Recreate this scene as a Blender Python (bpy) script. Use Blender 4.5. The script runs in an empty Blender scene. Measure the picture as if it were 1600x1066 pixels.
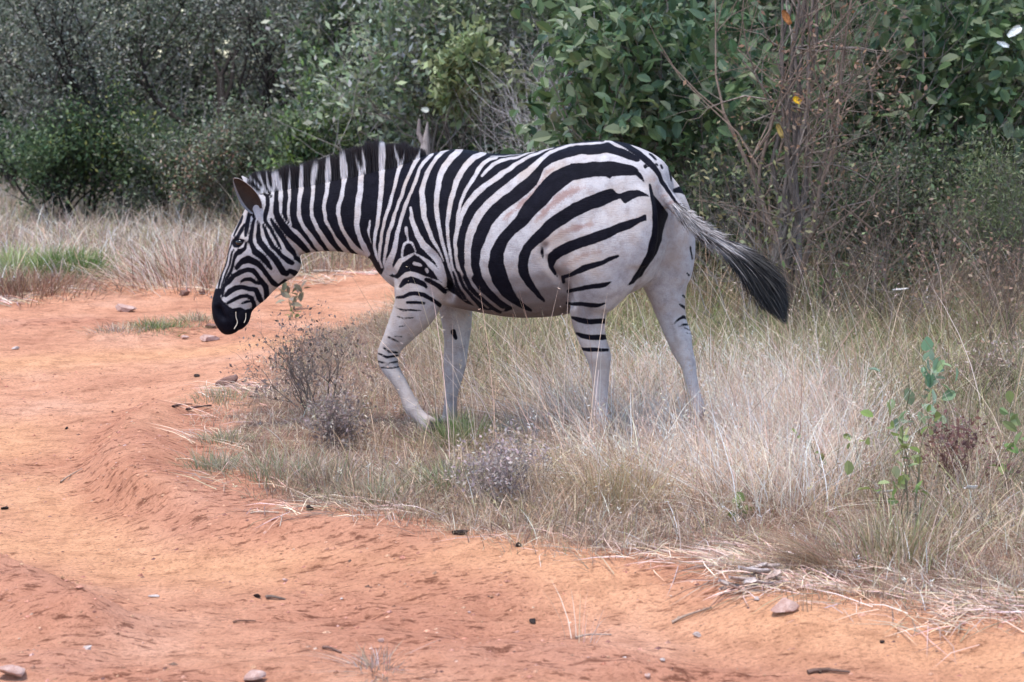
import bpy, bmesh, math, random
import numpy as np
from mathutils import Vector

R = math.radians
rng = np.random.default_rng(7)
random.seed(7)
SC = bpy.context.scene
COL = SC.collection

# ------------------------------------------------------------------ camera
F = 3330.0                      # focal length in pixels of the 1600 px wide photograph
CAM = np.array([0.0, 0.0, 1.6])
PITCH = math.atan((533 - 103) / F)
cam_d = bpy.data.cameras.new('camera')
cam_d.sensor_width = 36.0
cam_d.lens = F / 1600 * 36
cam_d.clip_start = 0.1
cam_d.clip_end = 3000
cam_d.dof.use_dof = True
cam_d.dof.focus_distance = 9.0
cam_d.dof.aperture_fstop = 5.6
cam = bpy.data.objects.new('camera', cam_d)
COL.objects.link(cam)
cam.location = CAM
cam.rotation_euler = (R(90) - PITCH, 0, 0)
SC.camera = cam

# ------------------------------------------------------------------ sky, sun, exposure
SUN_EL, SUN_AZ = R(74), R(225)     # azimuth clockwise from +Y: behind the camera to the left
world = bpy.data.worlds.new('World')
SC.world = world
world.use_nodes = True
wn = world.node_tree.nodes
wl = world.node_tree.links
sky = wn.new('ShaderNodeTexSky')
sky.sky_type = 'NISHITA'
sky.sun_disc = False
sky.sun_elevation = SUN_EL
sky.sun_rotation = SUN_AZ
sky.dust_density = 0.7
sky.air_density = 1.0
sky.ozone_density = 1.0
wl.new(sky.outputs[0], wn['Background'].inputs[0])
wn['Background'].inputs[1].default_value = 0.12
sd = bpy.data.lights.new('sun', 'SUN')
sd.energy = 1.5
sd.angle = R(14)
sd.color = (1.0, 0.94, 0.86)
sun = bpy.data.objects.new('sun', sd)
COL.objects.link(sun)
sdir = Vector((math.sin(SUN_AZ) * math.cos(SUN_EL), math.cos(SUN_AZ) * math.cos(SUN_EL), math.sin(SUN_EL)))
sun.rotation_euler = sdir.to_track_quat('Z', 'Y').to_euler()
sun.location = (0, 0, 12)
SC.view_settings.view_transform = 'Standard'
SC.view_settings.look = 'None'
SC.view_settings.gamma = 1.0
SC.view_settings.use_curve_mapping = False
SC.view_settings.exposure = 1.68

# ------------------------------------------------------------------ pixel <-> place
CP, SP = math.cos(PITCH), math.sin(PITCH)

def P(px, py, Y):
    """point seen at photo pixel (px, py) that lies at distance Y"""
    a = (np.asarray(px, float) - 800) / F
    b = (533 - np.asarray(py, float)) / F
    dy = CP + b * SP
    dz = -SP + b * CP
    t = np.asarray(Y, float) / dy
    return np.stack([a * t, np.asarray(Y, float) + 0 * t, CAM[2] + dz * t], -1)

def G(px, py, z=0.0):
    """ground point (height z) seen at a photo pixel"""
    a = (px - 800) / F
    b = (533 - py) / F
    dy = CP + b * SP
    dz = -SP + b * CP
    t = (z - CAM[2]) / dz
    return np.array([a * t, dy * t])

def project(p):
    v = np.asarray(p, float) - CAM
    dep = v[..., 1] * CP - v[..., 2] * SP
    up = v[..., 1] * SP + v[..., 2] * CP
    return 800 + F * v[..., 0] / dep, 533 - F * up / dep

# ------------------------------------------------------------------ small tools
def vnoise(p, seed=0):
    """value noise on 2-D or 3-D points, about -1..1"""
    p = np.asarray(p, float)
    i = np.floor(p).astype(np.int64)
    f = p - i
    f = f * f * (3 - 2 * f)
    n = p.shape[-1]
    out = 0
    for c in range(2 ** n):
        off = np.array([(c >> k) & 1 for k in range(n)])
        q = i + off
        h = seed * 374761393 + 0 * q[..., 0]
        for k, m in enumerate((668265263, 2147483647, 1274126177)[:n]):
            h = (h ^ (q[..., k] * m)) * 1103515245 + 12345
            h = h & 0x7fffffffffff
        h = (h ^ (h >> 15)) & 0xffff
        w = 1
        for k in range(n):
            w = w * (f[..., k] if off[k] else 1 - f[..., k])
        out = out + w * (h / 32767.5 - 1)
    return out

def fbm(p, octv=4, seed=0):
    p = np.asarray(p, float)
    s, a, r = 0, 1.0, 0
    for o in range(octv):
        r = r + a * vnoise(p * 2 ** o + 17.3 * o, seed + o)
        s += a
        a *= 0.5
    return r / s

def sstep(a, b, x):
    t = np.clip((x - a) / (b - a), 0, 1)
    return t * t * (3 - 2 * t)

def seg_dist(q, a, b):
    d = b - a
    t = np.clip(((q - a) @ d) / max(d @ d, 1e-9), 0, 1)
    return np.hypot(q[:, 0] - a[0] - t * d[0], q[:, 1] - a[1] - t * d[1]), t

def poly_sd(q, poly):
    """signed distance to a polygon, negative inside"""
    poly = np.asarray(poly, float)
    best = np.full(len(q), 1e9)
    ins = np.zeros(len(q), bool)
    m = len(poly)
    for k in range(m):
        a, b = poly[k], poly[(k + 1) % m]
        d, _ = seg_dist(q, a, b)
        best = np.minimum(best, d)
        c = (a[1] > q[:, 1]) != (b[1] > q[:, 1])
        with np.errstate(divide='ignore', invalid='ignore'):
            xx = (b[0] - a[0]) * (q[:, 1] - a[1]) / (b[1] - a[1] + 1e-12) + a[0]
        ins ^= c & (q[:, 0] < xx)
    return np.where(ins, -best, best)

def make_mesh(name, verts, faces, col=None, smooth=True, floats=None):
    """faces: (M,k) array, or a list of such arrays"""
    if not isinstance(faces, list):
        faces = [faces]
    faces = [np.asarray(f, np.int32) for f in faces if len(f)]
    verts = np.asarray(verts, np.float32)
    me = bpy.data.meshes.new(name)
    me.vertices.add(len(verts))
    me.vertices.foreach_set('co', verts.ravel())
    nl = sum(f.size for f in faces)
    me.loops.add(nl)
    me.loops.foreach_set('vertex_index', np.concatenate([f.ravel() for f in faces]))
    tot = np.concatenate([np.full(len(f), f.shape[1], np.int32) for f in faces])
    st = np.concatenate([[0], np.cumsum(tot)[:-1]]).astype(np.int32)
    me.polygons.add(len(tot))
    me.polygons.foreach_set('loop_start', st)
    me.polygons.foreach_set('loop_total', tot)
    me.polygons.foreach_set('use_smooth', np.full(len(tot), smooth, bool))
    if col is not None:
        a = me.attributes.new('col', 'FLOAT_COLOR', 'POINT')
        c4 = np.ones((len(verts), 4), np.float32)
        c4[:, :3] = col
        a.data.foreach_set('color', c4.ravel())
    for k, v in (floats or {}).items():
        a = me.attributes.new(k, 'FLOAT', 'POINT')
        a.data.foreach_set('value', np.asarray(v, np.float32))
    me.update(calc_edges=True)
    me.validate()
    return me

def add(name, me, mat, parent=None, label=None, cat=None, group=None, kind=None, loc=None):
    o = bpy.data.objects.new(name, me)
    COL.objects.link(o)
    if me is not None and mat is not None and not me.materials:
        me.materials.append(mat)
    if parent is not None:
        o.parent = parent
    if loc is not None:
        o.location = loc
    tag(o, label, cat, group, kind)
    return o

def tag(o, label=None, cat=None, group=None, kind=None):
    if label: o['label'] = label
    if cat: o['category'] = cat
    if group: o['group'] = group
    if kind: o['kind'] = kind

def empty(name, loc, label, cat, group=None):
    return add(name, None, None, None, label, cat, group, loc=tuple(float(c) for c in loc))

# ------------------------------------------------------------------ materials
def new_mat(name):
    m = bpy.data.materials.new(name)
    m.use_nodes = True
    nt = m.node_tree
    b = nt.nodes['Principled BSDF']
    return m, nt, b

def N(nt, kind, **kw):
    n = nt.nodes.new(kind)
    for k, v in kw.items():
        setattr(n, k, v)
    return n

def noise(nt, scale, detail=6, rough=0.6, vec=None):
    n = N(nt, 'ShaderNodeTexNoise')
    n.inputs['Scale'].default_value = scale
    n.inputs['Detail'].default_value = detail
    n.inputs['Roughness'].default_value = rough
    if vec is not None:
        nt.links.new(vec, n.inputs['Vector'])
    return n

def ramp(nt, fac, stops):
    r = N(nt, 'ShaderNodeValToRGB')
    el = r.color_ramp.elements
    while len(el) < len(stops):
        el.new(0.5)
    for e, (p, c) in zip(el, stops):
        e.position = p
        e.color = (*c, 1) if len(c) == 3 else c
    nt.links.new(fac, r.inputs[0])
    return r

def mix(nt, fac, a, b, mode='MIX'):
    m = N(nt, 'ShaderNodeMix', data_type='RGBA', blend_type=mode)
    for i, v in ((0, fac), (6, a), (7, b)):
        if isinstance(v, (int, float)):
            m.inputs[i].default_value = v
        elif isinstance(v, tuple):
            m.inputs[i].default_value = (*v, 1)
        else:
            nt.links.new(v, m.inputs[i])
    return m.outputs[2]

def math_n(nt, op, a, b=None, clamp=False):
    m = N(nt, 'ShaderNodeMath', operation=op, use_clamp=clamp)
    for i, v in ((0, a), (1, b)):
        if v is None: continue
        if isinstance(v, (int, float)):
            m.inputs[i].default_value = v
        else:
            nt.links.new(v, m.inputs[i])
    return m.outputs[0]

def attr(nt, name):
    return N(nt, 'ShaderNodeAttribute', attribute_name=name)

def bump(nt, h, strength, dist, normal=None):
    b = N(nt, 'ShaderNodeBump')
    b.inputs['Strength'].default_value = strength
    b.inputs['Distance'].default_value = dist
    nt.links.new(h, b.inputs['Height'])
    if normal is not None:
        nt.links.new(normal, b.inputs['Normal'])
    return b.outputs[0]

def plant_mat(name, transl=0.3, rough=0.6, spec=0.3):
    """per-vertex colour, some light passing through the blade"""
    m, nt, b = new_mat(name)
    a = attr(nt, 'col')
    b.inputs['Roughness'].default_value = rough
    b.inputs['Specular IOR Level'].default_value = spec
    nt.links.new(a.outputs['Color'], b.inputs['Base Color'])
    if transl > 0:
        t = N(nt, 'ShaderNodeBsdfTranslucent')
        nt.links.new(a.outputs['Color'], t.inputs[0])
        mx = N(nt, 'ShaderNodeMixShader')
        mx.inputs[0].default_value = transl
        nt.links.new(b.outputs[0], mx.inputs[1])
        nt.links.new(t.outputs[0], mx.inputs[2])
        nt.links.new(mx.outputs[0], nt.nodes['Material Output'].inputs[0])
    return m

M_GRASS = plant_mat('grass_blade', 0.35, 0.7, 0.15)
M_LEAF = plant_mat('leaf', 0.35, 0.45, 0.4)
M_BARK, _nt, _b = new_mat('bark')
_co = N(_nt, 'ShaderNodeTexCoord').outputs['Object']
_mp = N(_nt, 'ShaderNodeMapping')
_mp.inputs['Scale'].default_value = (60, 60, 9)
_nt.links.new(_co, _mp.inputs[0])
_n1 = noise(_nt, 1.0, 6, 0.7, _mp.outputs[0])
_n2 = noise(_nt, 160, 4, 0.7, _co)
_r1 = ramp(_nt, _n1.outputs['Fac'], [(0.32, (0.45, 0.42, 0.4)), (0.5, (1, 1, 1)), (0.7, (1.35, 1.33, 1.3))])
_r2 = ramp(_nt, _n2.outputs['Fac'], [(0.34, (0.6, 0.58, 0.56)), (0.5, (1, 1, 1))])
_c = mix(_nt, 1.0, attr(_nt, 'col').outputs['Color'], _r1.outputs[0], 'MULTIPLY')
_c = mix(_nt, 0.8, _c, _r2.outputs[0], 'MULTIPLY')
_nt.links.new(_c, _b.inputs['Base Color'])
_b.inputs['Roughness'].default_value = 0.9
_b.inputs['Specular IOR Level'].default_value = 0.1
_nt.links.new(bump(_nt, _n1.outputs['Fac'], 0.8, 0.01), _b.inputs['Normal'])
# ------------------------------------------------------------------ ground and road
road_px = [(0, 474), (60, 464), (110, 456), (180, 442), (300, 450), (450, 446), (520, 430), (620, 424), (650, 445), (610, 476), (550, 500),
           (440, 518), (395, 575), (335, 618), (300, 680), (300, 735), (400, 800), (590, 822), (720, 846), (900, 876), (1100, 880),
           (1180, 900), (1300, 940), (1450, 958), (1600, 975)]
road_w = [tuple(G(*p)) for p in road_px]
road_w += [(5, 5.9), (40, 4.0), (40, -30), (-60, -30), (-60, 8), (-12, 11.5)]
road_w = np.array(road_w)

def road_d(q):
    """metres inside the road (positive) with a ragged edge"""
    q = np.asarray(q, float)
    return -poly_sd(q, road_w) + 0.10 * fbm(q * 2.2, 4, 3)

B0, B1 = G(-60, 850), G(135, 935)
L0, L1 = G(520, 985), G(900, 1000)
E0, E1 = G(190, 700), G(330, 760)
T0, T1 = G(-100, 800), G(500, 850)

ROUGH = [(G(60, 690), G(330, 720), .30), (G(220, 740), G(420, 800), .22), (B0, B1, .25), (G(540, 900), G(800, 985), .35), (G(520, 860), G(760, 900), .18),
         (G(850, 1000), G(1600, 1060), .22), (G(60, 980), G(420, 1060), .2), (G(60, 500), G(330, 505), .35), (G(960, 850), G(1130, 915), .16)]

def rough_at(q):
    r = np.zeros(len(q))
    for a, b, s in ROUGH:
        r = np.maximum(r, np.exp(-(seg_dist(q, a, b)[0] / s) ** 2))
    r = np.maximum(r, np.exp(-(poly_sd(q, BANK) / .14) ** 2))
    return r

BANK = np.array([G(*p) for p in [(215, 625), (165, 660), (140, 710), (185, 765), (320, 808), (520, 828), (640, 850), (640, 800), (420, 770), (320, 730), (310, 640)]])

def terrain(q):
    q = np.asarray(q, float)
    d = road_d(q)
    z = -0.11 * sstep(0.0, 0.55, d)
    far = sstep(10, 13, q[:, 1])
    z = z * (1 - 0.7 * far)
    inr = sstep(0.05, 0.5, d)
    b, _ = seg_dist(q, B0, B1)
    z += 0.09 * np.exp(-(b / 0.15) ** 2) * (1 + 0.35 * fbm(q * 5.0, 3, 19))
    b, _ = seg_dist(q, L0, L1)
    z += 0.035 * np.exp(-(b / 0.30) ** 2)
    b, _ = seg_dist(q, E0, E1)
    er = np.exp(-(b / 0.35) ** 2)
    z += 0.02 * er
    bk = poly_sd(q, BANK) + 0.10 * fbm(q * 3.0, 4, 21)
    z += 0.085 * sstep(0.07, -0.10, bk) * sstep(0.0, 0.25, d)
    rg = rough_at(q)
    rid = 1 - np.abs(fbm(q * np.array([3.2, 6.5]) + 0.5 * fbm(q * 2.0, 2, 15)[:, None], 4, 14)) * 2
    z += inr * (0.034 * fbm(q * 1.1, 4, 11) + (0.012 + 0.014 * rg) * fbm(q * np.array([4.0, 7.0]), 4, 12) + (0.007 + 0.022 * rg) * rid)
    z += (1 - inr) * 0.035 * fbm(q * 1.6, 4, 13)
    return z

def axis(lo, hi, h0, h1, far_lo, far_hi):
    a = [lo]
    while a[-1] < hi:
        t = (a[-1] - lo) / (hi - lo)
        a.append(a[-1] + h0 + (h1 - h0) * t)
    s = h1
    up = []
    x = a[-1]
    while x < far_hi:
        s *= 1.35
        x += s
        up.append(x)
    s = h0
    dn = []
    x = a[0]
    while x > far_lo:
        s *= 1.35
        x -= s
        dn.append(x)
    return np.array(dn[::-1] + a + up)

gx = axis(-3.6, 3.6, 0.024, 0.024, -900, 900)
gy = axis(5.1, 17.0, 0.020, 0.12, -900, 1600)
XX, YY = np.meshgrid(gx, gy)
gq = np.stack([XX.ravel(), YY.ravel()], 1)
gd = road_d(gq)
gz = terrain(gq)
near = (np.abs(gq[:, 0]) < 60) & (gq[:, 1] > -40) & (gq[:, 1] < 80)
gz = np.where(near, gz, -0.02)
gv = np.column_stack([gq, gz])
nx, ny = len(gx), len(gy)
idx = np.arange(nx * ny).reshape(ny, nx)
gf = np.stack([idx[:-1, :-1], idx[:-1, 1:], idx[1:, 1:], idx[1:, :-1]], -1).reshape(-1, 4)
fd = gd[gf].mean(1)

def dirt_mat():
    m, nt, b = new_mat('red_earth')
    geo = N(nt, 'ShaderNodeNewGeometry')
    pos = geo.outputs['Position']
    road = attr(nt, 'road').outputs['Fac']
    track = attr(nt, 'track').outputs['Fac']
    n1 = noise(nt, 1.3, 6, 0.6, pos)
    n2 = noise(nt, 9.0, 8, 0.65, pos)
    n3 = noise(nt, 70.0, 5, 0.7, pos)
    n4 = noise(nt, 330.0, 3, 0.7, pos)
    base = ramp(nt, n1.outputs['Fac'], [(0.3, (0.56, 0.255, 0.155)), (0.5, (0.71, 0.35, 0.215)), (0.72, (0.76, 0.42, 0.285))])
    c = mix(nt, math_n(nt, 'MULTIPLY', track, 0.8), base.outputs[0], (0.77, 0.395, 0.215))
    v2 = ramp(nt, n2.outputs['Fac'], [(0.30, (0.70, 0.66, 0.64)), (0.5, (1, 1, 1)), (0.75, (1.12, 1.15, 1.18))])
    c = mix(nt, 1.0, c, v2.outputs[0], 'MULTIPLY')
    v3 = ramp(nt, n3.outputs['Fac'], [(0.34, (0.50, 0.46, 0.45)), (0.47, (1, 1, 1)), (0.72, (1.15, 1.17, 1.2))])
    c = mix(nt, 0.8, c, v3.outputs[0], 'MULTIPLY')
    v4 = ramp(nt, n4.outputs['Fac'], [(0.33, (0.7, 0.66, 0.64)), (0.5, (1, 1, 1)), (0.7, (1.18, 1.2, 1.2))])
    c = mix(nt, 0.7, c, v4.outputs[0], 'MULTIPLY')
    # dark chips and cracks strewn across, redder earth where it is broken up
    mp2 = N(nt, 'ShaderNodeMapping')
    mp2.inputs['Scale'].default_value = (14, 38, 20)
    mp2.inputs['Rotation'].default_value = (0, 0, R(-9))
    nt.links.new(pos, mp2.inputs[0])
    fl = noise(nt, 1.0, 5, 0.72, mp2.outputs[0])
    rgh = attr(nt, 'rough').outputs['Fac']
    c = mix(nt, math_n(nt, 'MULTIPLY', rgh, 0.55), c, (0.50, 0.21, 0.135))
    flr = ramp(nt, math_n(nt, 'SUBTRACT', fl.outputs['Fac'], math_n(nt, 'MULTIPLY', rgh, 0.06)), [(0.33, (0.30, 0.24, 0.23)), (0.42, (1, 1, 1))])
    c = mix(nt, 0.85, c, flr.outputs[0], 'MULTIPLY')
    # soil with litter beside the road
    lit = ramp(nt, n2.outputs['Fac'], [(0.3, (0.16, 0.085, 0.06)), (0.5, (0.30, 0.17, 0.12)), (0.7, (0.42, 0.29, 0.22))])
    lit2 = mix(nt, 0.8, lit.outputs[0], v3.outputs[0], 'MULTIPLY')
    fac = math_n(nt, 'ADD', road, math_n(nt, 'MULTIPLY', math_n(nt, 'SUBTRACT', n2.outputs['Fac'], 0.5), 0.8))
    fr = ramp(nt, fac, [(0.35, (0, 0, 0)), (0.65, (1, 1, 1))])
    c = mix(nt, fr.outputs[0], lit2, c)
    wdl = attr(nt, 'wood').outputs['Fac']
    c = mix(nt, math_n(nt, 'MULTIPLY', wdl, 0.9), c, mix(nt, n2.outputs['Fac'], (0.03, 0.025, 0.018), (0.15, 0.12, 0.085)))
    nt.links.new(c, b.inputs['Base Color'])
    b.inputs['Roughness'].default_value = 0.95
    b.inputs['Specular IOR Level'].default_value = 0.1
    # ripples raked across the road, then grit
    mp = N(nt, 'ShaderNodeMapping')
    mp.inputs['Scale'].default_value = (5, 14, 8)
    mp.inputs['Rotation'].default_value = (0, 0, R(12))
    nt.links.new(pos, mp.inputs[0])
    rp = noise(nt, 2.2, 7, 0.62, mp.outputs[0])
    nb = bump(nt, rp.outputs['Fac'], 1.0, 0.045)
    nb = bump(nt, n3.outputs['Fac'], 1.0, 0.014, nb)
    nb = bump(nt, n4.outputs['Fac'], 0.8, 0.003, nb)
    nt.links.new(nb, b.inputs['Normal'])
    return m

M_DIRT = dirt_mat()
# wheel tracks: paler packed earth
tr = np.full(len(gq), 1e9)
for line in ([(0, 560), (180, 545), (400, 535)], [(0, 800), (300, 838), (800, 872), (1050, 900), (1300, 965), (1600, 1010)],
             [(0, 640), (60, 740), (200, 835)]):
    w = [G(*p) for p in line]
    for a, b_ in zip(w[:-1], w[1:]):
        tr = np.minimum(tr, seg_dist(gq, a, b_)[0])
trk = np.exp(-(tr / 0.28) ** 2)
rf = sstep(-0.45, 0.10, gd)
rgv = rough_at(gq)
wood = sstep(17, 22, gq[:, 1]) * (gd < 0)          # leaf litter under the trees

def sub_ground(name, sel, label):
    f = gf[sel]
    u, inv = np.unique(f, return_inverse=True)
    me = make_mesh(name, gv[u], inv.reshape(f.shape), floats={'road': rf[u], 'track': trk[u], 'rough': rgv[u], 'wood': wood[u]})
    return add(name, me, M_DIRT, label=label, kind='structure')

sub_ground('ground', fd < 0, 'brown earth under the dry grass and bushes')
sub_ground('dirt_road', fd >= 0, 'orange red dirt road with ruts curving past the zebra')

def on_ground(q):
    q = np.atleast_2d(np.asarray(q, float))
    return np.column_stack([q, terrain(q)])

def GP(px, py):
    """ground point under a photo pixel, on the real terrain"""
    q = G(px, py)
    for _ in range(3):
        z = terrain(q[None])[0]
        q = G(px, py, z)
    return np.array([q[0], q[1], terrain(q[None])[0]])
# ------------------------------------------------------------------ zebra
# Outlines and stripes were read off the photograph in enlarged views 160 px wide; each view has
# its own corner, and points are (x, y, width) in the enlarged picture (7.6125 times).
K_ = 7.6125
VIEW = dict(A=(320, 260), B=(320, 390), C=(400, 210), D=(440, 300), E=(540, 210), F=(560, 340), G=(660, 220), H=(660, 350),
            I=(780, 210), J=(780, 350), K=(900, 210), L=(840, 340), M=(960, 210), N=(960, 340), O=(1000, 470), P=(860, 470),
            Q=(580, 420), R=(580, 530), T=(1100, 360), X=(390, 310), U=(640, 430))
SCALE = dict(X=11.844, U=11.43)

def vp(view, pts):
    ox, oy = VIEW[view]
    a = np.array(pts, float)
    k = SCALE.get(view, K_)
    a[:, 0] = ox + a[:, 0] / k
    a[:, 1] = oy + a[:, 1] / k
    if a.shape[1] > 2:
        a[:, 2] /= k
    return a

# each entry: kind (black / white, stroke / polygon) and pieces
black_field = np.vstack([
    [(434, 235)], vp('X', [(590, -200), (585, 0), (565, 150), (565, 280), (610, 390), (680, 490), (760, 550), (850, 620), (940, 720), (1020, 820), (1080, 900)]),
    [(484, 392), (488, 425), (560, 425), (596, 428)],
    vp('F', [(300, 600), (380, 690), (470, 720), (560, 650), (620, 635), (760, 680), (850, 720), (960, 745), (1040, 800)]),
    vp('H', [(330, 800), (520, 940), (700, 1010), (860, 1030), (1000, 1040), (1075, 1010), (1060, 940), (950, 850), (850, 740), (770, 620), (730, 480), (755, 350), (810, 200), (900, 50)]),
    vp('I', [(100, 970), (250, 850), (390, 730), (475, 620), (515, 530), (570, 440), (650, 390), (800, 330), (1000, 285), (1218, 270)]),
    [(944, 190), (640, 190)]])

W = []   # white strokes over the black field
def w(*pieces):
    W.append(np.vstack([vp(v, p) for v, p in pieces]))
w(('C', [(290, 540, 60), (295, 620, 55)]), ('X', [(585, 0, 62), (565, 150, 74), (565, 280, 74), (610, 390, 80), (680, 490, 74), (760, 550, 74), (850, 620, 100), (940, 720, 108), (1020, 820, 96)]), ('D', [(330, 680, 70), (390, 730, 60)]))
w(('C', [(395, 400, 34), (398, 560, 55), (400, 650, 50)]), ('X', [(735, 0, 65), (720, 150, 60), (720, 300, 64), (740, 420, 55), (770, 500, 46)]))
w(('C', [(545, 380, 80), (540, 500, 85), (535, 600, 70), (535, 660, 60), (520, 750, 55), (512, 860, 50), (512, 960, 55)]),
  ('D', [(225, 340, 50), (270, 420, 50), (330, 500, 55), (390, 590, 60), (440, 660, 70), (500, 740, 60)]))
w(('C', [(710, 380, 90), (690, 480, 100), (680, 560, 75), (683, 650, 50), (670, 750, 50), (662, 860, 50), (662, 960, 50)]),
  ('D', [(385, 360, 55), (430, 450, 55), (490, 540, 60), (560, 640, 65), (640, 730, 70)]))
w(('C', [(860, 300, 90), (855, 420, 100), (850, 520, 85), (850, 600, 55), (840, 700, 50), (820, 800, 50), (808, 900, 50)]),
  ('D', [(505, 230, 50), (520, 340, 45), (570, 440, 35), (630, 530, 35), (690, 620, 55), (750, 690, 60), (820, 750, 50)]))
w(('C', [(1030, 260, 100), (1045, 400, 120), (1050, 480, 110), (1045, 540, 65), (1035, 620, 50), (1020, 720, 55), (985, 850, 55), (975, 950, 55)]),
  ('D', [(675, 240, 55), (690, 360, 50), (730, 460, 45), (790, 560, 50), (850, 650, 70), (930, 715, 70), (1010, 760, 60)]))
w(('E', [(100, 220, 20), (150, 370, 50), (190, 470, 70)]))
w(('E', [(185, 150, 30), (215, 300, 60), (225, 400, 60), (190, 480, 70), (185, 560, 70), (180, 650, 70), (165, 750, 80), (150, 850, 80), (145, 950, 80)]),
  ('D', [(905, 250, 75), (895, 380, 70), (905, 480, 65), (940, 580, 60), (980, 660, 70), (1030, 740, 60)]))
w(('D', [(1055, 330, 25), (1045, 400, 30), (1035, 460, 35), (1045, 540, 20), (1065, 620, 12)]))
w(('E', [(430, 90, 90), (435, 200, 110), (430, 300, 110), (428, 400, 85), (430, 500, 70), (425, 600, 65), (420, 700, 65), (410, 800, 65), (395, 950, 55)]),
  ('F', [(235, 0, 50), (220, 100, 50), (195, 250, 45), (190, 350, 40), (210, 440, 40), (240, 510, 30)]))
w(('E', [(585, 140, 40), (610, 260, 60), (640, 370, 60)]))
w(('E', [(705, 190, 22), (685, 300, 30), (650, 380, 50)]))
w(('E', [(645, 380, 55), (630, 420, 55), (610, 520, 50), (590, 620, 45), (560, 720, 40), (525, 830, 45), (495, 930, 45)]),
  ('F', [(320, 0, 45), (300, 100, 45), (275, 220, 40), (255, 350, 40), (250, 430, 40), (255, 500, 35), (280, 590, 30)]))
w(('E', [(890, 190, 40), (860, 280, 60), (820, 350, 50), (760, 470, 45), (720, 570, 45), (675, 700, 45), (630, 820, 45), (590, 930, 45)]),
  ('F', [(420, 0, 50), (385, 120, 50), (345, 250, 50), (325, 350, 45), (315, 450, 40), (310, 540, 36), (322, 630, 36)]))
w(('E', [(1030, 230, 40), (930, 330, 50), (880, 420, 45), (830, 560, 45), (780, 680, 45), (730, 800, 50), (690, 920, 50)]),
  ('F', [(515, 0, 50), (480, 120, 50), (455, 250, 55), (430, 360, 65), (395, 470, 80), (360, 560, 90), (370, 640, 90)]))
w(('E', [(1218, 180, 40), (1150, 215, 45), (1080, 280, 55), (1020, 370, 55), (970, 460, 55), (930, 570, 60), (905, 680, 70), (915, 800, 75), (930, 920, 75)]),
  ('F', [(785, 0, 70), (820, 100, 65), (860, 220, 50), (920, 320, 45), (970, 420, 30), (1010, 520, 20)]))
w(('E', [(770, 870, 35), (785, 960, 45)]), ('F', [(630, 0, 60), (670, 120, 60), (710, 220, 70), (780, 330, 90), (870, 420, 100), (935, 500, 90), (985, 590, 74), (1012, 700, 66), (1035, 810, 56)]))
w(('F', [(570, 120, 45), (575, 180, 45), (585, 230, 25), (590, 270, 30)]))
w(('F', [(515, 450, 35), (520, 380, 35), (545, 310, 40), (595, 285, 40), (640, 300, 35), (665, 360, 25), (680, 410, 25)]))
w(('F', [(430, 640, 80), (500, 520, 66), (560, 490, 56), (620, 450, 46), (660, 425, 28), (720, 450, 32), (790, 500, 46), (860, 570, 70), (930, 640, 80), (985, 730, 60)]))
w(('F', [(670, 545, 50), (735, 570, 46)]))
w(('F', [(805, 620, 50), (815, 650, 40)]))
w(('G', [(440, 100, 80), (350, 200, 80), (270, 300, 80), (220, 400, 80), (195, 500, 75), (175, 620, 70), (165, 750, 70), (175, 900, 60)]),
  ('H', [(190, 0, 55), (215, 120, 50), (240, 230, 45), (270, 350, 40), (300, 450, 35), (340, 570, 40), (390, 700, 40), (440, 800, 40), (510, 900, 40)]))
w(('G', [(730, 150, 60), (620, 190, 75), (530, 280, 75), (460, 380, 75), (405, 480, 75), (370, 600, 65), (340, 720, 60), (315, 850, 60)]),
  ('H', [(300, 0, 50), (300, 120, 45), (310, 250, 45), (330, 370, 40), (350, 480, 35), (390, 600, 45), (440, 700, 50), (500, 800, 60), (570, 890, 70), (660, 990, 50)]))
w(('G', [(880, 205, 34), (790, 225, 50), (720, 270, 55), (670, 340, 60), (620, 430, 55), (560, 520, 50), (500, 610, 45), (465, 700, 45), (445, 800, 40), (425, 900, 55)]),
  ('H', [(425, 0, 60), (400, 150, 60), (390, 280, 50), (400, 400, 45), (430, 520, 50), (470, 620, 50), (520, 720, 60), (600, 810, 50), (680, 900, 45), (780, 990, 40)]))
w(('I', [(420, 205, 15), (320, 230, 25), (200, 275, 35)]), ('G', [(1050, 210, 40), (930, 235, 50), (840, 290, 50), (770, 350, 45), (710, 420, 35)]))
w(('I', [(250, 235, 10), (100, 255, 16), (0, 262, 18), (-100, 262, 16)]))
w(('I', [(650, 160, 15), (580, 180, 25), (480, 215, 35), (350, 265, 45), (230, 330, 50), (120, 410, 60)]),
  ('G', [(880, 440, 70), (760, 530, 75), (650, 620, 80), (570, 700, 75), (510, 800, 70), (465, 900, 60), (430, 1000, 70)]))
w(('I', [(1218, 105, 32), (1000, 112, 35), (850, 125, 35), (700, 175, 40), (600, 220, 45), (500, 290, 60), (400, 390, 80), (300, 480, 100), (150, 600, 110)]),
  ('G', [(980, 590, 100), (860, 680, 100), (760, 770, 100), (680, 870, 100), (620, 980, 100)]),
  ('H', [(560, 130, 100), (545, 250, 90), (540, 380, 80), (540, 500, 80), (570, 620, 90), (630, 740, 100), (720, 840, 100), (820, 930, 90), (950, 1010, 70)]))
w(('I', [(1218, 270, 100), (1000, 285, 110), (800, 330, 115), (650, 390, 110), (570, 440, 100), (515, 530, 70), (475, 620, 70), (390, 730, 110), (250, 850, 125), (100, 970, 150)]),
  ('H', [(900, 50, 170), (810, 200, 130), (755, 350, 130), (730, 480, 110), (770, 620, 120), (850, 740, 120), (960, 860, 110), (1060, 940, 90), (1190, 1010, 70)]))

BS, BP = [], []   # black strokes and black polygons on the white coat
def b_(*pieces):
    BS.append(np.vstack([vp(v, p) for v, p in pieces]))
def bp(v, pts):
    BP.append(vp(v, pts))
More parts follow.
